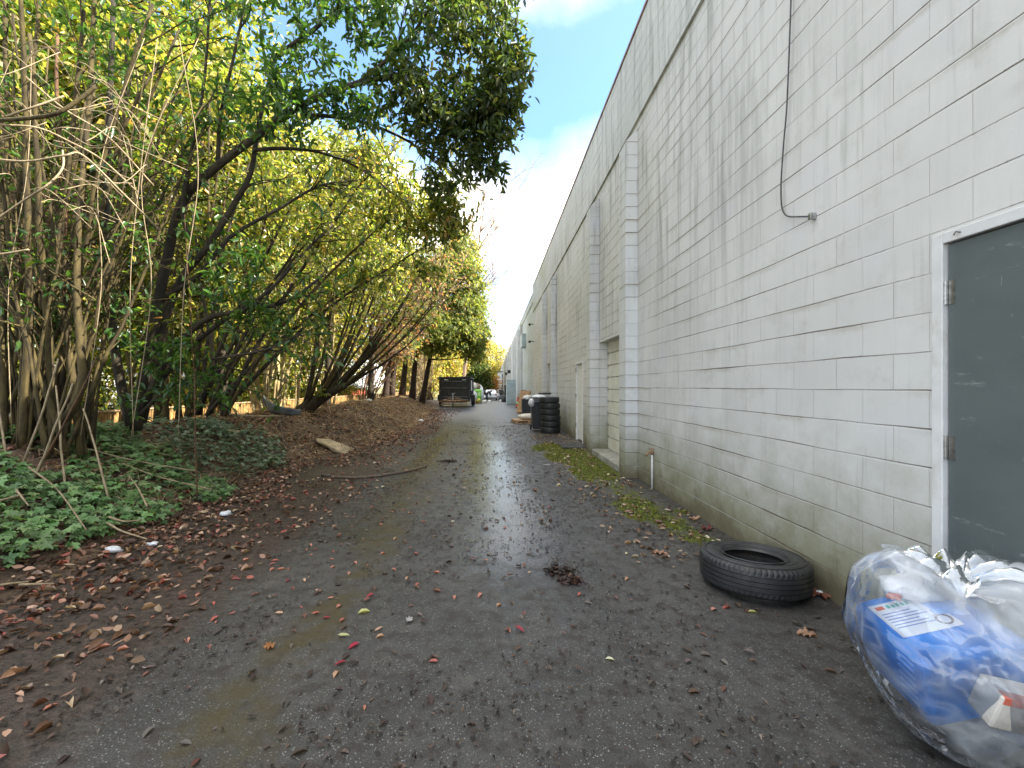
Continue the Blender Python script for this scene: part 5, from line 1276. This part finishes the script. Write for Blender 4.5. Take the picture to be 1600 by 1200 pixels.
one_leaf(1115, 905 + 48, .06, (0.60, 0.28, 0.20), 'lance', 'salmon leaf on the asphalt in front of the loose tyre')
one_leaf(1176, 905 + 52, .065, (0.50, 0.52, 0.22), 'lance', 'thin yellow green leaf in front of the loose tyre', ang=0, wr=.25)
one_leaf(225, 903, .055, (0.62, 0.60, 0.42), 'lance', 'pale cream leaf on the dark mud at the left')
one_leaf(855, 728, .16, (0.70, 0.72, 0.74), 'rhomb', 'flat white scrap of film lying on the wet asphalt', ang=.1)
for (px, py, L_, c, lab) in [(1275, 930, .20, (0.20, 0.07, 0.04), 'big dark red brown leaf pile piece against the wall right of the loose tyre'), (1030, 865, .16, (0.40, 0.22, 0.15), 'light brown maple leaf left of the loose tyre'), (1085, 812, .15, (0.42, 0.26, 0.18), 'tan maple leaf lying on the moss near the wall'), (1105, 828, .17, (0.16, 0.05, 0.04), 'dark red maple leaf at the wall foot above the loose tyre')]:
    one_leaf(px, py, L_, c, 'maple', lab)
hand_px = [(335, 968, 0), (160, 1012, 1), (190, 1015, 1), (128, 1026, 0), (292, 1001, 1), (196, 952, 1), (310, 930, 1), (510, 967, 3), (535, 970, 0), (578, 932, 3), (530, 948, 1), (497, 925, 4), (436, 960, 4), (440, 890, 1), (476, 908, 4), (682, 895, 1), (652, 915, 0), (710, 934, 1), (750, 931, 1), (592, 985, 4), (594, 995, 4), (812, 985, 3), (794, 985, 1), (895, 981, 5), (677, 1035, 0), (532, 1038, 3), (738, 874, 3), (780, 946, 4),
           (650, 866, 0), (430, 877, 0), (426, 890, 1), (385, 875, 1), (300, 880, 5), (555, 880, 1), (598, 865, 1), (518, 875, 0), (262, 900, 1), (345, 838, 1), (362, 822, 0), (120, 995, 5), (960, 900, 5), (827, 896, 4), (905, 930, 0), (613, 800, 4), (618, 842, 4), (640, 802, 4), (1135, 950, 0), (980, 905, 4)]
LR = 'red to salmon laurel leaf lying flat on the dark wet asphalt'
GR = 'fallen laurel leaves scattered on the asphalt'
for (px, py, ci) in hand_px: one_leaf(px, py, rng.uniform(.05, .072), RED[ci], 'lance', LR, GR)
cnt = 0
while cnt < 225:
    y_ = 1.5 + rng.random() ** .9 * 8.5; x_ = rng.normal() * 1.1 - 1.9
    if x_ < foot_x(y_) + .1 or x_ > 1.9 or y_ < .9 * abs(x_): continue
    put_leaf(x_, y_, rng.uniform(.028, .062), RED[int(rng.choice(6, p=[.2, .22, .2, .06, .12, .2]))], 'lance', LR, GR); cnt += 1
# --- sticks and canes lying about
def lying(name, label, cat, pts2, r_, mt, group=None, lift=.03):
    pts = [np.array([x_, y_, float(surf_h(x_, y_)) + lift + dz]) for (x_, y_, dz) in pts2]
    pts = smooth_path(pts, 5); b_ = pts[0].copy(); s = MB(); s.tube(pts - b_, np.linspace(r_, r_ * .5, len(pts)), 6)
    o = s.build(name, M[mt], smooth=True); o.location = b_; tag(o, label, cat, group); return o
lying('fallen_branch', 'dark bent branch lying across the left side of the asphalt', 'branch', [(-2.75, 6.95, 0), (-2.2, 6.75, 0), (-1.7, 6.95, 0), (-1.3, 7.45, 0), (-1.15, 7.7, .02)], .025, 'stick', lift=.02)
lying('fallen_branch', 'short dark stick lying at the foot of the bank', 'branch', [(-3.2, 9.8, .08), (-2.7, 9.1, .02), (-2.35, 8.9, .0)], .02, 'stick', lift=.02)
lying('fallen_branch', 'long dark stick running down the bare earth of the bank', 'branch', [(-4.9, 9.9, .03), (-4.4, 9.0, .05), (-3.95, 8.2, .05)], .022, 'stick')
lying('fallen_branch', 'pale forked branch lying on the bank crest in front of the fence', 'branch', [(-5.4, 8.6, .05), (-4.95, 8.9, .12), (-4.6, 9.5, .1)], .03, 'cane')
for k_i in range(14):
    y_ = rng.uniform(8, 24); x_ = foot_x(y_) - rng.uniform(.2, 1.6); L_ = rng.uniform(.5, 1.5); a_ = rng.uniform(-.9, .9)
    lying('fallen_branch', 'thin dead branch among others scattered on the bare bank slope', 'branch', [(x_, y_, .03), (x_ + L_ * .5 * math.sin(a_), y_ - L_ * .5 * math.cos(a_), .08), (x_ + L_ * math.sin(a_ + .3), y_ - L_ * math.cos(a_ + .3), .02)], rng.uniform(.010, .02), ['stick', 'cane'][k_i % 3 == 0], 'dead branches scattered on the bank')
for k_i in range(12):
    y_ = rng.uniform(7.5, 22); x_ = foot_x(y_) - rng.uniform(.0, 1.5); r_2 = rng.uniform(.05, .12)
    lump('earth_clod', (x_, y_, float(ground_h(x_, y_)) + r_2 * .2), (r_2, r_2 * .8, r_2 * .6), M['dirt'], 'dark earth clod among others on the bare bank slope', 'clod', k_i, .6, group='earth clods on the bank', sub=2)
def at(px, py, Y, dz=.03):
    p_ = P(px, py, Y); return (p_[0], p_[1], dz)
can = [([(310, 690, 5.7), (210, 685, 5.2), (130, 665, 4.9)], 'long tan cane lying over the ivy from the fan of stems'), ([(330, 728, 5.3), (250, 690, 5.2), (190, 678, 5.0)], 'tan cane crossing the gap between the ivy patches'), ([(45, 712, 4.2), (90, 712, 4.1), (135, 752, 3.7)], 'tan cane arching over the near ivy'), ([(230, 770, 4.4), (215, 720, 4.7), (200, 700, 4.9)], 'curved pale cane beside the brown twigs'),
       ([(170, 778, 4.0), (195, 770, 4.0), (222, 775, 4.1)], 'short bleached stick on the right edge of the near ivy'), ([(168, 776, 3.9), (190, 798, 3.8), (230, 830, 3.6)], 'straight tan stalk hanging down the ivy edge'), ([(0, 772, 3.6), (20, 762, 3.7), (37, 748, 3.8)], 'short tan stick in the ivy at the left edge'), ([(0, 930, 2.95), (20, 918, 3.0), (45, 902, 3.05)], 'pale straw stalk at the lower left corner'), ([(30, 918, 3.0), (85, 917, 3.05)], 'pale straight stalk lying below the ivy'),
       ([(25, 768, 3.8), (45, 788, 3.7)], 'small tan stick in the middle of the near ivy')]
for h_, lab in can: lying('dead_cane', lab, 'cane', [at(*q_, dz=.14 if q_[1] < 860 else .02) for q_ in h_], .010, 'cane', 'dead canes lying over the ivy')
# leaning canes around the shrub foot
for i, (a, b_) in enumerate([((30, 697, 4.3), (85, 560, 4.2)), ((48, 700, 4.2), (115, 600, 4.2)), ((172, 697, 4.4), (130, 640, 4.6)), ((50, 625, 4.3), (150, 560, 4.3)), ((10, 700, 4.3), (-10, 560, 4.4)), ((102, 692, 4.3), (88, 600, 4.5))]):
    A = P(*a); A[2] = float(ground_h(A[0], A[1])) + .01; Bp = P(*b_); s = MB(); s.tube(stem_line(A, Bp, np.array([.02, 0, 0]), 8) - A, np.linspace(.0115, .007, 8), 6)
    o = s.build('leaning_cane', M['cane' if i != 3 else 'bark_rust'], smooth=True); o.location = A
    tag(o, ['thick pale dead cane leaning left of the curved stem', 'long pale cane crossing in front of the curved stem', 'pale broken cane standing right of the curved stem', 'reddish brown broken branch caught in the fan of stems', 'pale cane leaning at the left edge of the frame', 'short pale cane stuck in the ivy below the curved stem'][i], 'cane', 'dead canes leaning on the shrub')
A = np.array([*P(308, 742, 5.2)[:2], 0]); A[2] = float(ground_h(A[0], A[1])); s = MB(); s.tube(stem_line(A, P(290, 330, 5.3), np.array([.02, 0, 0]), 12) - A, np.linspace(.008, .004, 12), 6); o = s.build('sapling_stem', M['bark_rust'], smooth=True); o.location = A; tag(o, 'single thin reddish upright stem rising from the dark ivy', 'stem')

# ------------------------------------------------------------------ debris on the bank
Yb = 9.6
pb = P(432, 642, Yb)
s = MB()
def bump_fn(u, v):
    x_ = (u - .5) * 1.25; a = v * 1.9 - .5
    r_ = .13 * (1 - .6 * abs(u - .5) ** 1.5 * 2) + .01 * math.sin(u * 17)
    return (x_, -r_ * math.cos(a) + .18 * (2 * (u - .45)) ** 2, r_ * math.sin(a) + .015 * math.sin(v * 9))
s.grid(bump_fn, 24, 12)
o = s.build('car_bumper', M['grey_plastic'], smooth=True, solid=.006); o.location = (pb[0], pb[1], float(ground_h(pb[0], pb[1])) + .26); o.rotation_euler = (R(25), R(16), R(-28))
tag(o, 'broken curved grey plastic car bumper lying tilted on the bank crest', 'bumper')
o = lump('flat_stone', (0, 0, 0), (.55, .36, .07), M['stone'], 'flat tan slab half buried at the foot of the bank', 'stone', 2, .25); q_ = P(530, 700, 9.6); o.location = (q_[0] + .05, q_[1], float(ground_h(q_[0], q_[1])) + .03); o.rotation_euler = (R(8), R(25), R(20))
o = lump('flat_stone', (0, 0, 0), (.16, .12, .04), M['stone'], 'small tan stone on the bank above the dark ivy', 'stone', 5, .25); q_ = P(360, 683, 7.9); o.location = (q_[0], q_[1], float(ground_h(q_[0], q_[1])) + .03)
s = MB(); s.box(-.05, .05, -.02, .02, -.1, .45); o = s.build('wooden_stake', M['pallet_wood'], bevel=.005); o.location = (-4.55, 12.0, gz(-4.55, 12.0)); o.rotation_euler = (R(15), R(-12), 0); tag(o, 'short broken wooden stake leaning beside the dark stump', 'stake')
for i, (px, py, yy, r, lab) in enumerate([(178, 866, 3.75, .065, 'crumpled white plastic scrap at the edge of the near ivy'), (352, 815, 4.8, .07, 'grey white crumpled paper on the mud below the dark ivy'), (238, 858, 3.9, .05, 'small white scrap right of the crumpled plastic'), (575, 645, 17.0, .16, 'white litter bag on the upper bank slope'), (657, 663, 17.5, .13, 'white litter scrap at the road edge below the cedars'), (410, 745, 7.1, .06, 'pale blue scrap in the dark ivy'), (1282, 925, 3.0, .035, 'tiny white scrap by the wall right of the loose tyre'), (560, 638, 17.0, .12, 'small white litter piece left of the litter bag')]):
    p_ = P(px, py, yy); x_, y_ = p_[0], p_[1]; z_ = float(surf_h(x_, y_)) + r * .35
    lump('litter_scrap', (x_, y_, z_), (r, r * .8, r * .45), M['white_plastic'] if i != 5 else M['blue_pale'], lab, 'litter', i + 3, .6, group='white litter scraps', sub=2)
for i, (px, py, r, lab) in enumerate([(875, 893, .11, 'dark clump of rotted leaves on the asphalt right of centre'), (893, 909, .07, 'smaller dark leaf clump beside the larger one'), (700, 722, .14, 'dark leaf clump by the end of the bent branch')]):
    Y = 1.44 * F / (py - VY); X = (px - VX) / F * Y
    m_ = 90; a = rng.uniform(0, 6.28, m_); rr = rng.random(m_) ** .7 * r; Xs = X + np.cos(a) * rr * 1.3; Ys = Y + np.sin(a) * rr * .8
    C = np.stack([Xs, Ys, road_h(Xs, Ys) + .006 + rng.random(m_) * .03 * (1 - rr / r)], 1)
    o = leaves('leaf_clump', M['leaf_dead'], C, rng.normal(size=(m_, 3)) * [1, 1, .3], rng.normal(size=(m_, 3)) * .5 + [0, 0, 1], rng.uniform(.03, .07, m_), rng.uniform(.012, .028, m_), palette(m_, [(0.05, 0.025, 0.02), (0.10, 0.05, 0.035), (0.03, 0.02, 0.015)], [2, 1, 2]), None, 'lance', curl=.5); tag(o, lab, 'leaf clump')

# ------------------------------------------------------------------ fence, red wall, houses
fn = thing('board_fence', 'low sunlit wooden board fence behind the bank', 'fence', (-7.8, 4, 0))
ftop = .92
s = MB(); y_ = 3.0
while y_ < 40:
    w_ = .14; s.box(-.012, .012, y_ - 4, y_ - 4 + w_ - .022, gz(-7.8, y_) - .1, ftop + .015 * vnoise(y_ * 5, 2.)); y_ += w_
s.build('boards', M['fence_wood'], fn)
y_ = 3.0
while y_ < 40:
    s = MB(); s.box(-.10, -.014, y_ - 4, y_ - 3.91, gz(-7.8, y_) - .2, ftop + .06); s.build('post', M['pallet_wood'], fn); y_ += 2.4
s = MB(); s.box(-.06, -.0135, -1, 36, ftop - .25, ftop - .16); s.build('rail', M['pallet_wood'], fn)
s = MB(); s.box(-.035, .035, -1, 36, ftop + .018, ftop + .045); s.build('top_rail', M['pallet_wood'], fn)
rw = thing('shed', 'low red painted shed beyond the board fence', 'shed', (-11.2, 17, 0))
s = MB(); s.box(-1.5, 1.5, 0, 16, -.4, 1.35); s.build('wall', M['red_wall'], rw)
s = MB(); s.add([(1.75, -.2, 1.352), (1.75, 16.2, 1.352), (0, -.2, 1.8), (0, 16.2, 1.8), (-1.75, -.2, 1.352), (-1.75, 16.2, 1.352)], [(0, 1, 3, 2), (2, 3, 5, 4), (0, 2, 4), (1, 5, 3), (0, 4, 5, 1)]); s.build('roof', M['shingle'], rw)
def house(lab, x_, y_, ln, dep, h_):
    r_ = thing('house', lab, 'house', (x_, y_, -.35))
    s = MB(); s.box(-dep, 0, 0, ln, 0, h_)
    s.build('wall', M['siding'], r_)
    s = MB(); s.add([(.4, -.4, h_ + .002), (.4, ln + .4, h_ + .002), (-dep / 2, -.4, h_ + 1.8), (-dep / 2, ln + .4, h_ + 1.8), (-dep - .4, -.4, h_ + .002), (-dep - .4, ln + .4, h_ + .002)], [(0, 1, 3, 2), (2, 3, 5, 4), (0, 2, 4), (1, 5, 3), (0, 4, 5, 1)]); s.build('roof', M['shingle'], r_)
    for k in range(int(ln // 3)):
        wn = MB(); wn.box(.002, .05, .8 + 3 * k, 2.0 + 3 * k, 1.1, 2.1); f_ = wn.build('window', M['white_paint'], r_)
        wn = MB(); wn.box(.052, .06, .88 + 3 * k, 1.92 + 3 * k, 1.18, 2.02); wn.build('pane', M['window'], f_)
    return r_
house('white sided house glimpsed between the stems at the left', -17, 11, 9, 7, 3.0)
house('white house glimpsed past the stump beyond the fence', -17.5, 26, 8, 6, 3.4)
lt = thing('lattice_panel', 'white lattice panel standing in the sunlit yard behind the stems', 'lattice', (-11.5, 11.8, gz(-11.5, 12)))
s = MB()
for k in range(26):
    for sg in (-1, 1):
        s.box(-.008 + .009 * sg, .006 + .009 * sg, -.5, .5, -.018, .018, Matrix.Translation((0, k * .12, .85)) @ Euler((R(45 * sg), 0, 0)).to_matrix().to_4x4())
s.build('slats', M['white_paint'], lt)
s = MB(); s.box(-.03, .03, -.2, 3.2, 1.2, 1.26); s.box(-.03, .03, -.2, 3.2, .42, .48); s.box(-.03, .03, -.26, -.2, 0, 1.3); s.box(-.03, .03, 3.2, 3.26, 0, 1.3); s.build('lattice_frame', M['white_paint'], lt)

# ------------------------------------------------------------------ dump trailer
tl = thing('dump_trailer', 'black dump trailer parked on the left, seen from its hitch end', 'trailer', (-2.72, 30.7, .0))
w2 = 1.10
s = MB(); s.box(-w2, w2, 0, .06, .55, 2.02); s.build('front_panel', M['black_metal'], tl, bevel=.01)
s = MB()
for x0 in (-w2, w2 - .06): s.box(x0, x0 + .06, .062, 5.2, .55, 1.98)
s.box(-w2 + .062, w2 - .062, .062, 5.2, .55, .6); s.build('box_body', M['black_metal'], tl)
s = MB(); s.box(-w2 - .07, w2 + .07, -.07, .13, 2.022, 2.14); s.box(-w2 - .07, -w2 + .1, .132, 5.25, 2.022, 2.14); s.box(w2 - .1, w2 + .07, .132, 5.25, 2.022, 2.14); s.build('top_rail', M['black_metal'], tl, bevel=.01)
for z_ in (.72, 1.35, 1.82):
    s = MB(); s.box(-w2 + .22, w2 - .22, -.06, -.002, z_ - .035, z_ + .035); s.build('cross_rib', M['grey_plastic'], tl, bevel=.006)
for x_ in (-w2 - .001, w2 - .17):
    s = MB(); s.box(x_, x_ + .17, -.065, -.003, .45, 2.02); s.build('corner_post', M['black_metal'], tl, bevel=.008)
for x_ in (-.72, .55):
    s = MB(); s.box(x_, x_ + .28, -.085, -.062, 1.90, 1.96); s.build('marker_light', M['white_plastic'], tl)
for k in range(8):
    s = MB(); s.box(w2 + .002, w2 + .06, .3 + k * .6, .38 + k * .6, .6, 2.0); s.build('side_rib', M['black_metal'], tl)
s = MB(); s.box(w2 + .062, w2 + .07, .1, 1.6, 1.15, 1.9, None); s.build('side_panel_white', M['white_plastic'], tl)  # plain white panel on the right side of the box
# frame, tongue, jack, wheels
s = MB(); s.tube([(-.85, 0, .48), (0, -1.5, .45)], .055, 4); s.tube([(.85, 0, .48), (0, -1.5, .45)], .055, 4); s.box(-w2, w2, -.05, .1, .36, .46); s.build('draw_frame', M['rust'], tl)
s = MB(); s.tube([(0, -1.25, .1), (0, -1.25, .95)], .04, 8); s.tube([(-.12, -1.25, .95), (.15, -1.25, 1.0)], .02, 6); s.build('jack', M['steel'], tl, smooth=True)
s = MB(); s.box(-.95, .95, -.35, -.28, .16, .26); s.box(-.9, .9, -.2, -.12, .30, .36); s.build('bumper_bar', M['stone'], tl, bevel=.01)
s = MB(); s.box(-.5, .5, -.6, -.08, .5, .62); s.tube([(-.4, -.5, .62), (0, -.4, .75), (.45, -.55, .6)], .04, 6); s.build('tool_tray', M['brown_card'], tl, bevel=.01)
for sx in (-1, 1):
    for yy in (2.0, 3.0):
        wt = bpy.data.objects.new('wheel', None); link(wt, tl); wt.location = (sx * (w2 + .12), yy, .36)
        s = MB(); pr = tyre_profile(.36, .2, .22, 4); s.lathe([(r, z - .11) for r, z in pr], 28, rot(0, R(90), 0), True); s.build('tyre', M['rubber_stack'], wt)
        s = MB(); s.lathe([(0, -.06), (.12, -.07), (.19, -.09), (.2, .09), (0, .06)], 20, rot(0, R(90), 0)); s.build('rim', M['steel'], wt)
    s = MB(); s.box(sx * (w2 + .13) - .14, sx * (w2 + .13) + .14, 1.35, 3.65, .78, .84); s.box(sx * (w2 + .13) - .14, sx * (w2 + .13) + .14, 1.3, 1.34, .4, .84); s.build('mudguard', M['black_metal'], tl, bevel=.01)
# heap behind it
lime = thing('wheelie_bin', 'lime green wheeled bin with a dark and a pale square, beside the trailer', 'bin', (-1.48, 42.0, float(base_z(42))))
s = MB(); taper_box(s, .38, .36, .12, 1.22, .82, 1.0); s.build('bin_body', M['lime'], lime, bevel=.03)
s = MB(); taper_box(s, .40, .40, 1.222, 1.36, 1.0, .8); s.build('lid', M['lime'], lime, bevel=.03)
s = MB(); s.box(-.30, -.02, -.37, -.35, .72, 1.12); s.build('dark_panel', M['black_plastic'], lime)
s = MB(); s.box(.02, .30, -.37, -.35, .72, 1.12); s.build('pale_panel', M['lime_pale'], lime)
for sx in (-1, 1):
    s = MB(); s.lathe([(0, -.04), (.12, -.04), (.12, .04), (0, .04)], 16, rot(0, R(90), 0, (sx * .3, .3, .12))); s.build('wheel', M['black_plastic'], lime)
heap = [(-1.9, 40.2, .55, (.45, .5, .6), 'white_plastic', 'white sack at the left of the heap behind the trailer'), (-2.0, 40.5, 1.45, (.5, .5, .42), 'foam', 'pale sack high on the heap behind the trailer'), (-1.75, 43.8, 1.5, (.5, .4, .35), 'brown_card', 'brown crushed box on top of the heap'), (-1.5, 44.2, 1.35, (.45, .4, .35), 'white_plastic', 'white sack above the lime green bin'), (-1.25, 44.0, .75, (.35, .4, .8), 'white_plastic', 'tall pale sack right of the lime green bin'), (-.95, 44.5, .9, (.25, .3, .25), 'black_plastic', 'black bag at the right end of the heap'), (-1.9, 43.5, .6, (.6, .5, .65), 'foam', 'pale mattress roll behind the lime green bin'), (-1.35, 40.6, .12, (.22, .2, .22), 'yellow', 'yellow bag on the ground in front of the lime bin'), (-.35, 48.5, -.1, (.22, .2, .16), 'white_plastic', 'small white bag on the ground before the car'), (-.85, 46.5, -.05, (.28, .25, .16), 'foam', 'pale scrap heap near the bending person'), (.2, 54, -.2, (.5, .3, .16), 'black_plastic', 'black bag lying under the back of the car')]
for i, (x_, y_, z_, r, mt, lab) in enumerate(heap):
    lump('rubbish_sack', (x_, y_, float(base_z(y_)) + z_ + .15), r, M[mt], lab, 'sack', i + 20, .35, group='rubbish heaped beyond the trailer')
s = MB(); s.box(-.35, .35, -.03, .03, 0, .14); o = s.build('plank', M['print_red'], bevel=.005); o.location = (-1.7, 40.9, float(base_z(41)) + .02); tag(o, 'short red plank on the ground left of the yellow bag', 'board')

# ------------------------------------------------------------------ car (seen from behind)
car = thing('parked_car', 'white saloon car parked at the far end seen from behind', 'car', (-.28, 58.0, float(base_z(58))))
def loft(s, secs, cap=True):
    n = len(secs[0]); V = [p for sec in secs for p in sec]
    Fs = [(i * n + j, i * n + (j + 1) % n, (i + 1) * n + (j + 1) % n, (i + 1) * n + j) for i in range(len(secs) - 1) for j in range(n)]
    Fs += [tuple(range(n))[::-1], tuple((len(secs) - 1) * n + j for j in range(n))]
    return s.add(V, Fs)
def sec(y, w_, z0, z1, tw): return [(-w_, y, z0), (w_, y, z0), (w_ * 1.01, y, (z0 + z1) / 2), (w_ * tw, y, z1), (-w_ * tw, y, z1), (-w_ * 1.01, y, (z0 + z1) / 2)]
s = MB(); loft(s, [sec(0, .78, .42, .92, .92), sec(.12, .88, .28, 1.0, .92), sec(.9, .9, .22, 1.02, .94), sec(3.2, .9, .22, .98, .94), sec(4.2, .88, .25, .85, .92), sec(4.5, .78, .35, .7, .9)]); s.build('body', M['car_white'], car, bevel=.05, seg=3)
s = MB(); loft(s, [sec(.55, .74, .96, 1.0, .98), sec(1.25, .78, .98, 1.42, .76), sec(2.4, .78, .98, 1.45, .78), sec(3.4, .76, .95, .99, .98)]); s.build('cabin', M['car_white'], car, bevel=.04, seg=3)
s = MB(); s.add([(-.60, .70, 1.06), (.60, .70, 1.06), (.52, 1.14, 1.36), (-.52, 1.14, 1.36)], [(0, 1, 2, 3)]); s.build('rear_window', M['glass_dark'], car, solid=.02)
for sx in (-1, 1):
    s = MB(); s.box(sx * .68 - .14, sx * .68 + .14, -.02, .06, .70, .86); s.build('tail_light', M['tail_red'], car, bevel=.02)
    for yy in (.85, 3.5):
        wt = bpy.data.objects.new('wheel', None); link(wt, car); wt.location = (sx * .80, yy, .31)
        s = MB(); s.lathe([(.19, -.1), (.3, -.1), (.32, -.07), (.32, .07), (.3, .1), (.19, .1)], 24, rot(0, R(90), 0), True); s.build('tyre', M['rubber_stack'], wt)
        s = MB(); s.lathe([(0, -.05), (.185, -.08), (.185, .08), (0, .05)], 16, rot(0, R(90), 0)); s.build('rim', M['steel'], wt)
s = MB(); s.box(-.8, .8, -.06, .02, .30, .44); s.build('bumper', M['grey_plastic'], car, bevel=.03)
s = MB(); s.box(-.25, .25, -.032, -.02, .55, .67); s.build('number_plate', M['label_white'], car)

# ------------------------------------------------------------------ people
def skinned(name, pts, edges, rad, mt, parent, root=0, sub=2):
    me = bpy.data.meshes.new(name); me.from_pydata([tuple(p) for p in pts], edges, []); me.update(); me.materials.append(mt)
    o = bpy.data.objects.new(name, me); link(o, parent)
    m_ = o.modifiers.new('skin', 'SKIN'); m_.use_smooth_shade = True
    if not me.skin_vertices:
        bm = bmesh.new(); bm.from_mesh(me); bm.verts.layers.skin.verify(); bm.to_mesh(me); bm.free()
    for i, r in enumerate(rad):
        sv = me.skin_vertices[0].data[i]; sv.radius = (r, r) if np.isscalar(r) else r; sv.use_root = (i == root)
    m2 = o.modifiers.new('sub', 'SUBSURF'); m2.levels = sub; m2.render_levels = sub
    return o
def person(lab, loc, rz, J, jacket, trousers):
    r_ = thing('person', lab, 'person', loc, rz)
    nm = list(J.keys()); ix = {k: i for i, k in enumerate(nm)}
    E_ = [('pelvis', 'belly'), ('belly', 'chest'), ('chest', 'neck'), ('neck', 'head'), ('head', 'crown')]
    for s_ in 'lr': E_ += [('chest', 'sh' + s_), ('sh' + s_, 'el' + s_), ('el' + s_, 'wr' + s_), ('wr' + s_, 'ha' + s_), ('pelvis', 'hip' + s_), ('hip' + s_, 'kn' + s_), ('kn' + s_, 'an' + s_), ('an' + s_, 'toe' + s_)]
    RD = {'pelvis': (.15, .11), 'belly': (.14, .10), 'chest': (.17, .11), 'neck': .055, 'head': .095, 'crown': .085, 'sh': .065, 'el': .045, 'wr': .03, 'ha': .035, 'hip': .095, 'kn': .06, 'an': .045, 'toe': .04}
    g_ = lambda n: RD.get(n, RD.get(n[:-1]))
    skinned('body', [J[k] for k in nm], [(ix[a], ix[b_]) for a, b_ in E_], [g_(k) for k in nm], M['skin'], r_, ix['pelvis'])
    def sub_(names, ed, grow_, mt, nm2, root):
        jx = {k: i for i, k in enumerate(names)}
        rr = [tuple(np.array(g_(k)) * np.ones(2) + grow_) for k in names]
        skinned(nm2, [J[k] for k in names], [(jx[a], jx[b_]) for a, b_ in ed], rr, mt, r_, jx[root])
    sub_(['pelvis', 'belly', 'chest', 'shl', 'ell', 'wrl', 'shr', 'elr', 'wrr'], [('pelvis', 'belly'), ('belly', 'chest'), ('chest', 'shl'), ('shl', 'ell'), ('ell', 'wrl'), ('chest', 'shr'), ('shr', 'elr'), ('elr', 'wrr')], .025, jacket, 'jacket', 'belly')
    sub_(['pelvis', 'hipl', 'knl', 'anl', 'hipr', 'knr', 'anr'], [('pelvis', 'hipl'), ('hipl', 'knl'), ('knl', 'anl'), ('pelvis', 'hipr'), ('hipr', 'knr'), ('knr', 'anr')], .02, trousers, 'trousers', 'pelvis')
    for s_ in 'lr': skinned('shoe', [J['an' + s_] + Vector((0, 0, -.02)), J['toe' + s_]], [(0, 1)], [.055, .05], M['black_plastic'], r_)
    lump('hair', J['head'] + Vector((0, 0, .07)) if False else (J['head'] + J['crown']) / 2 + Vector((0, .015, .03)), (.105, .11, .10), M['hair'], parent=r_, sub=2, amp=.1)
    return r_
Vv = Vector
stand = {'pelvis': Vv((0, 0, .95)), 'belly': Vv((0, 0, 1.12)), 'chest': Vv((0, .01, 1.36)), 'neck': Vv((0, 0, 1.50)), 'head': Vv((0, -.01, 1.62)), 'crown': Vv((0, 0, 1.68)), 'shl': Vv((-.19, 0, 1.42)), 'ell': Vv((-.25, .02, 1.14)), 'wrl': Vv((-.22, -.05, .90)), 'hal': Vv((-.21, -.07, .82)), 'shr': Vv((.19, 0, 1.42)), 'elr': Vv((.25, .02, 1.14)), 'wrr': Vv((.22, -.05, .90)), 'har': Vv((.21, -.07, .82)),
         'hipl': Vv((-.10, 0, .90)), 'knl': Vv((-.13, -.02, .50)), 'anl': Vv((-.15, .02, .09)), 'toel': Vv((-.17, -.14, .05)), 'hipr': Vv((.10, 0, .90)), 'knr': Vv((.13, -.02, .50)), 'anr': Vv((.16, .02, .09)), 'toer': Vv((.18, -.14, .05))}
person('person in dark jacket and trousers standing by the white building at the far end', (1.17, 60.5, float(base_z(60.5))), R(180), stand, M['cloth_dark'], M['cloth_dark'])
bend = dict(stand); bend.update({'belly': Vv((0, -.10, 1.06)), 'chest': Vv((0, -.32, 1.16)), 'neck': Vv((0, -.46, 1.20)), 'head': Vv((0, -.57, 1.20)), 'crown': Vv((0, -.63, 1.22)), 'shl': Vv((-.18, -.36, 1.18)), 'ell': Vv((-.2, -.42, .92)), 'wrl': Vv((-.15, -.5, .70)), 'hal': Vv((-.14, -.52, .62)), 'shr': Vv((.18, -.36, 1.18)), 'elr': Vv((.2, -.42, .92)), 'wrr': Vv((.15, -.5, .70)), 'har': Vv((.14, -.52, .62))})
person('person in navy top bending forward in front of the white car', (-.72, 50.5, float(base_z(50.5))), R(70), bend, M['cloth_navy'], M['cloth_navy'])
# white building at the very end
wb = thing('building', 'narrow white building closing the far end of the alley', 'building', (2.4, 92, -.7))
s = MB(); s.box(-1.3, 6, 0, 8, 0, 5.2); s.build('wall', M['siding'], wb)
s = MB(); s.box(-1.4, 6.1, -.1, 8.1, 5.202, 5.4); s.build('roof', M['shingle'], wb)
s = MB(); s.box(-.5, -.1, -.05, -.002, 1.2, 4.8); s.build('window', M['window'], wb)
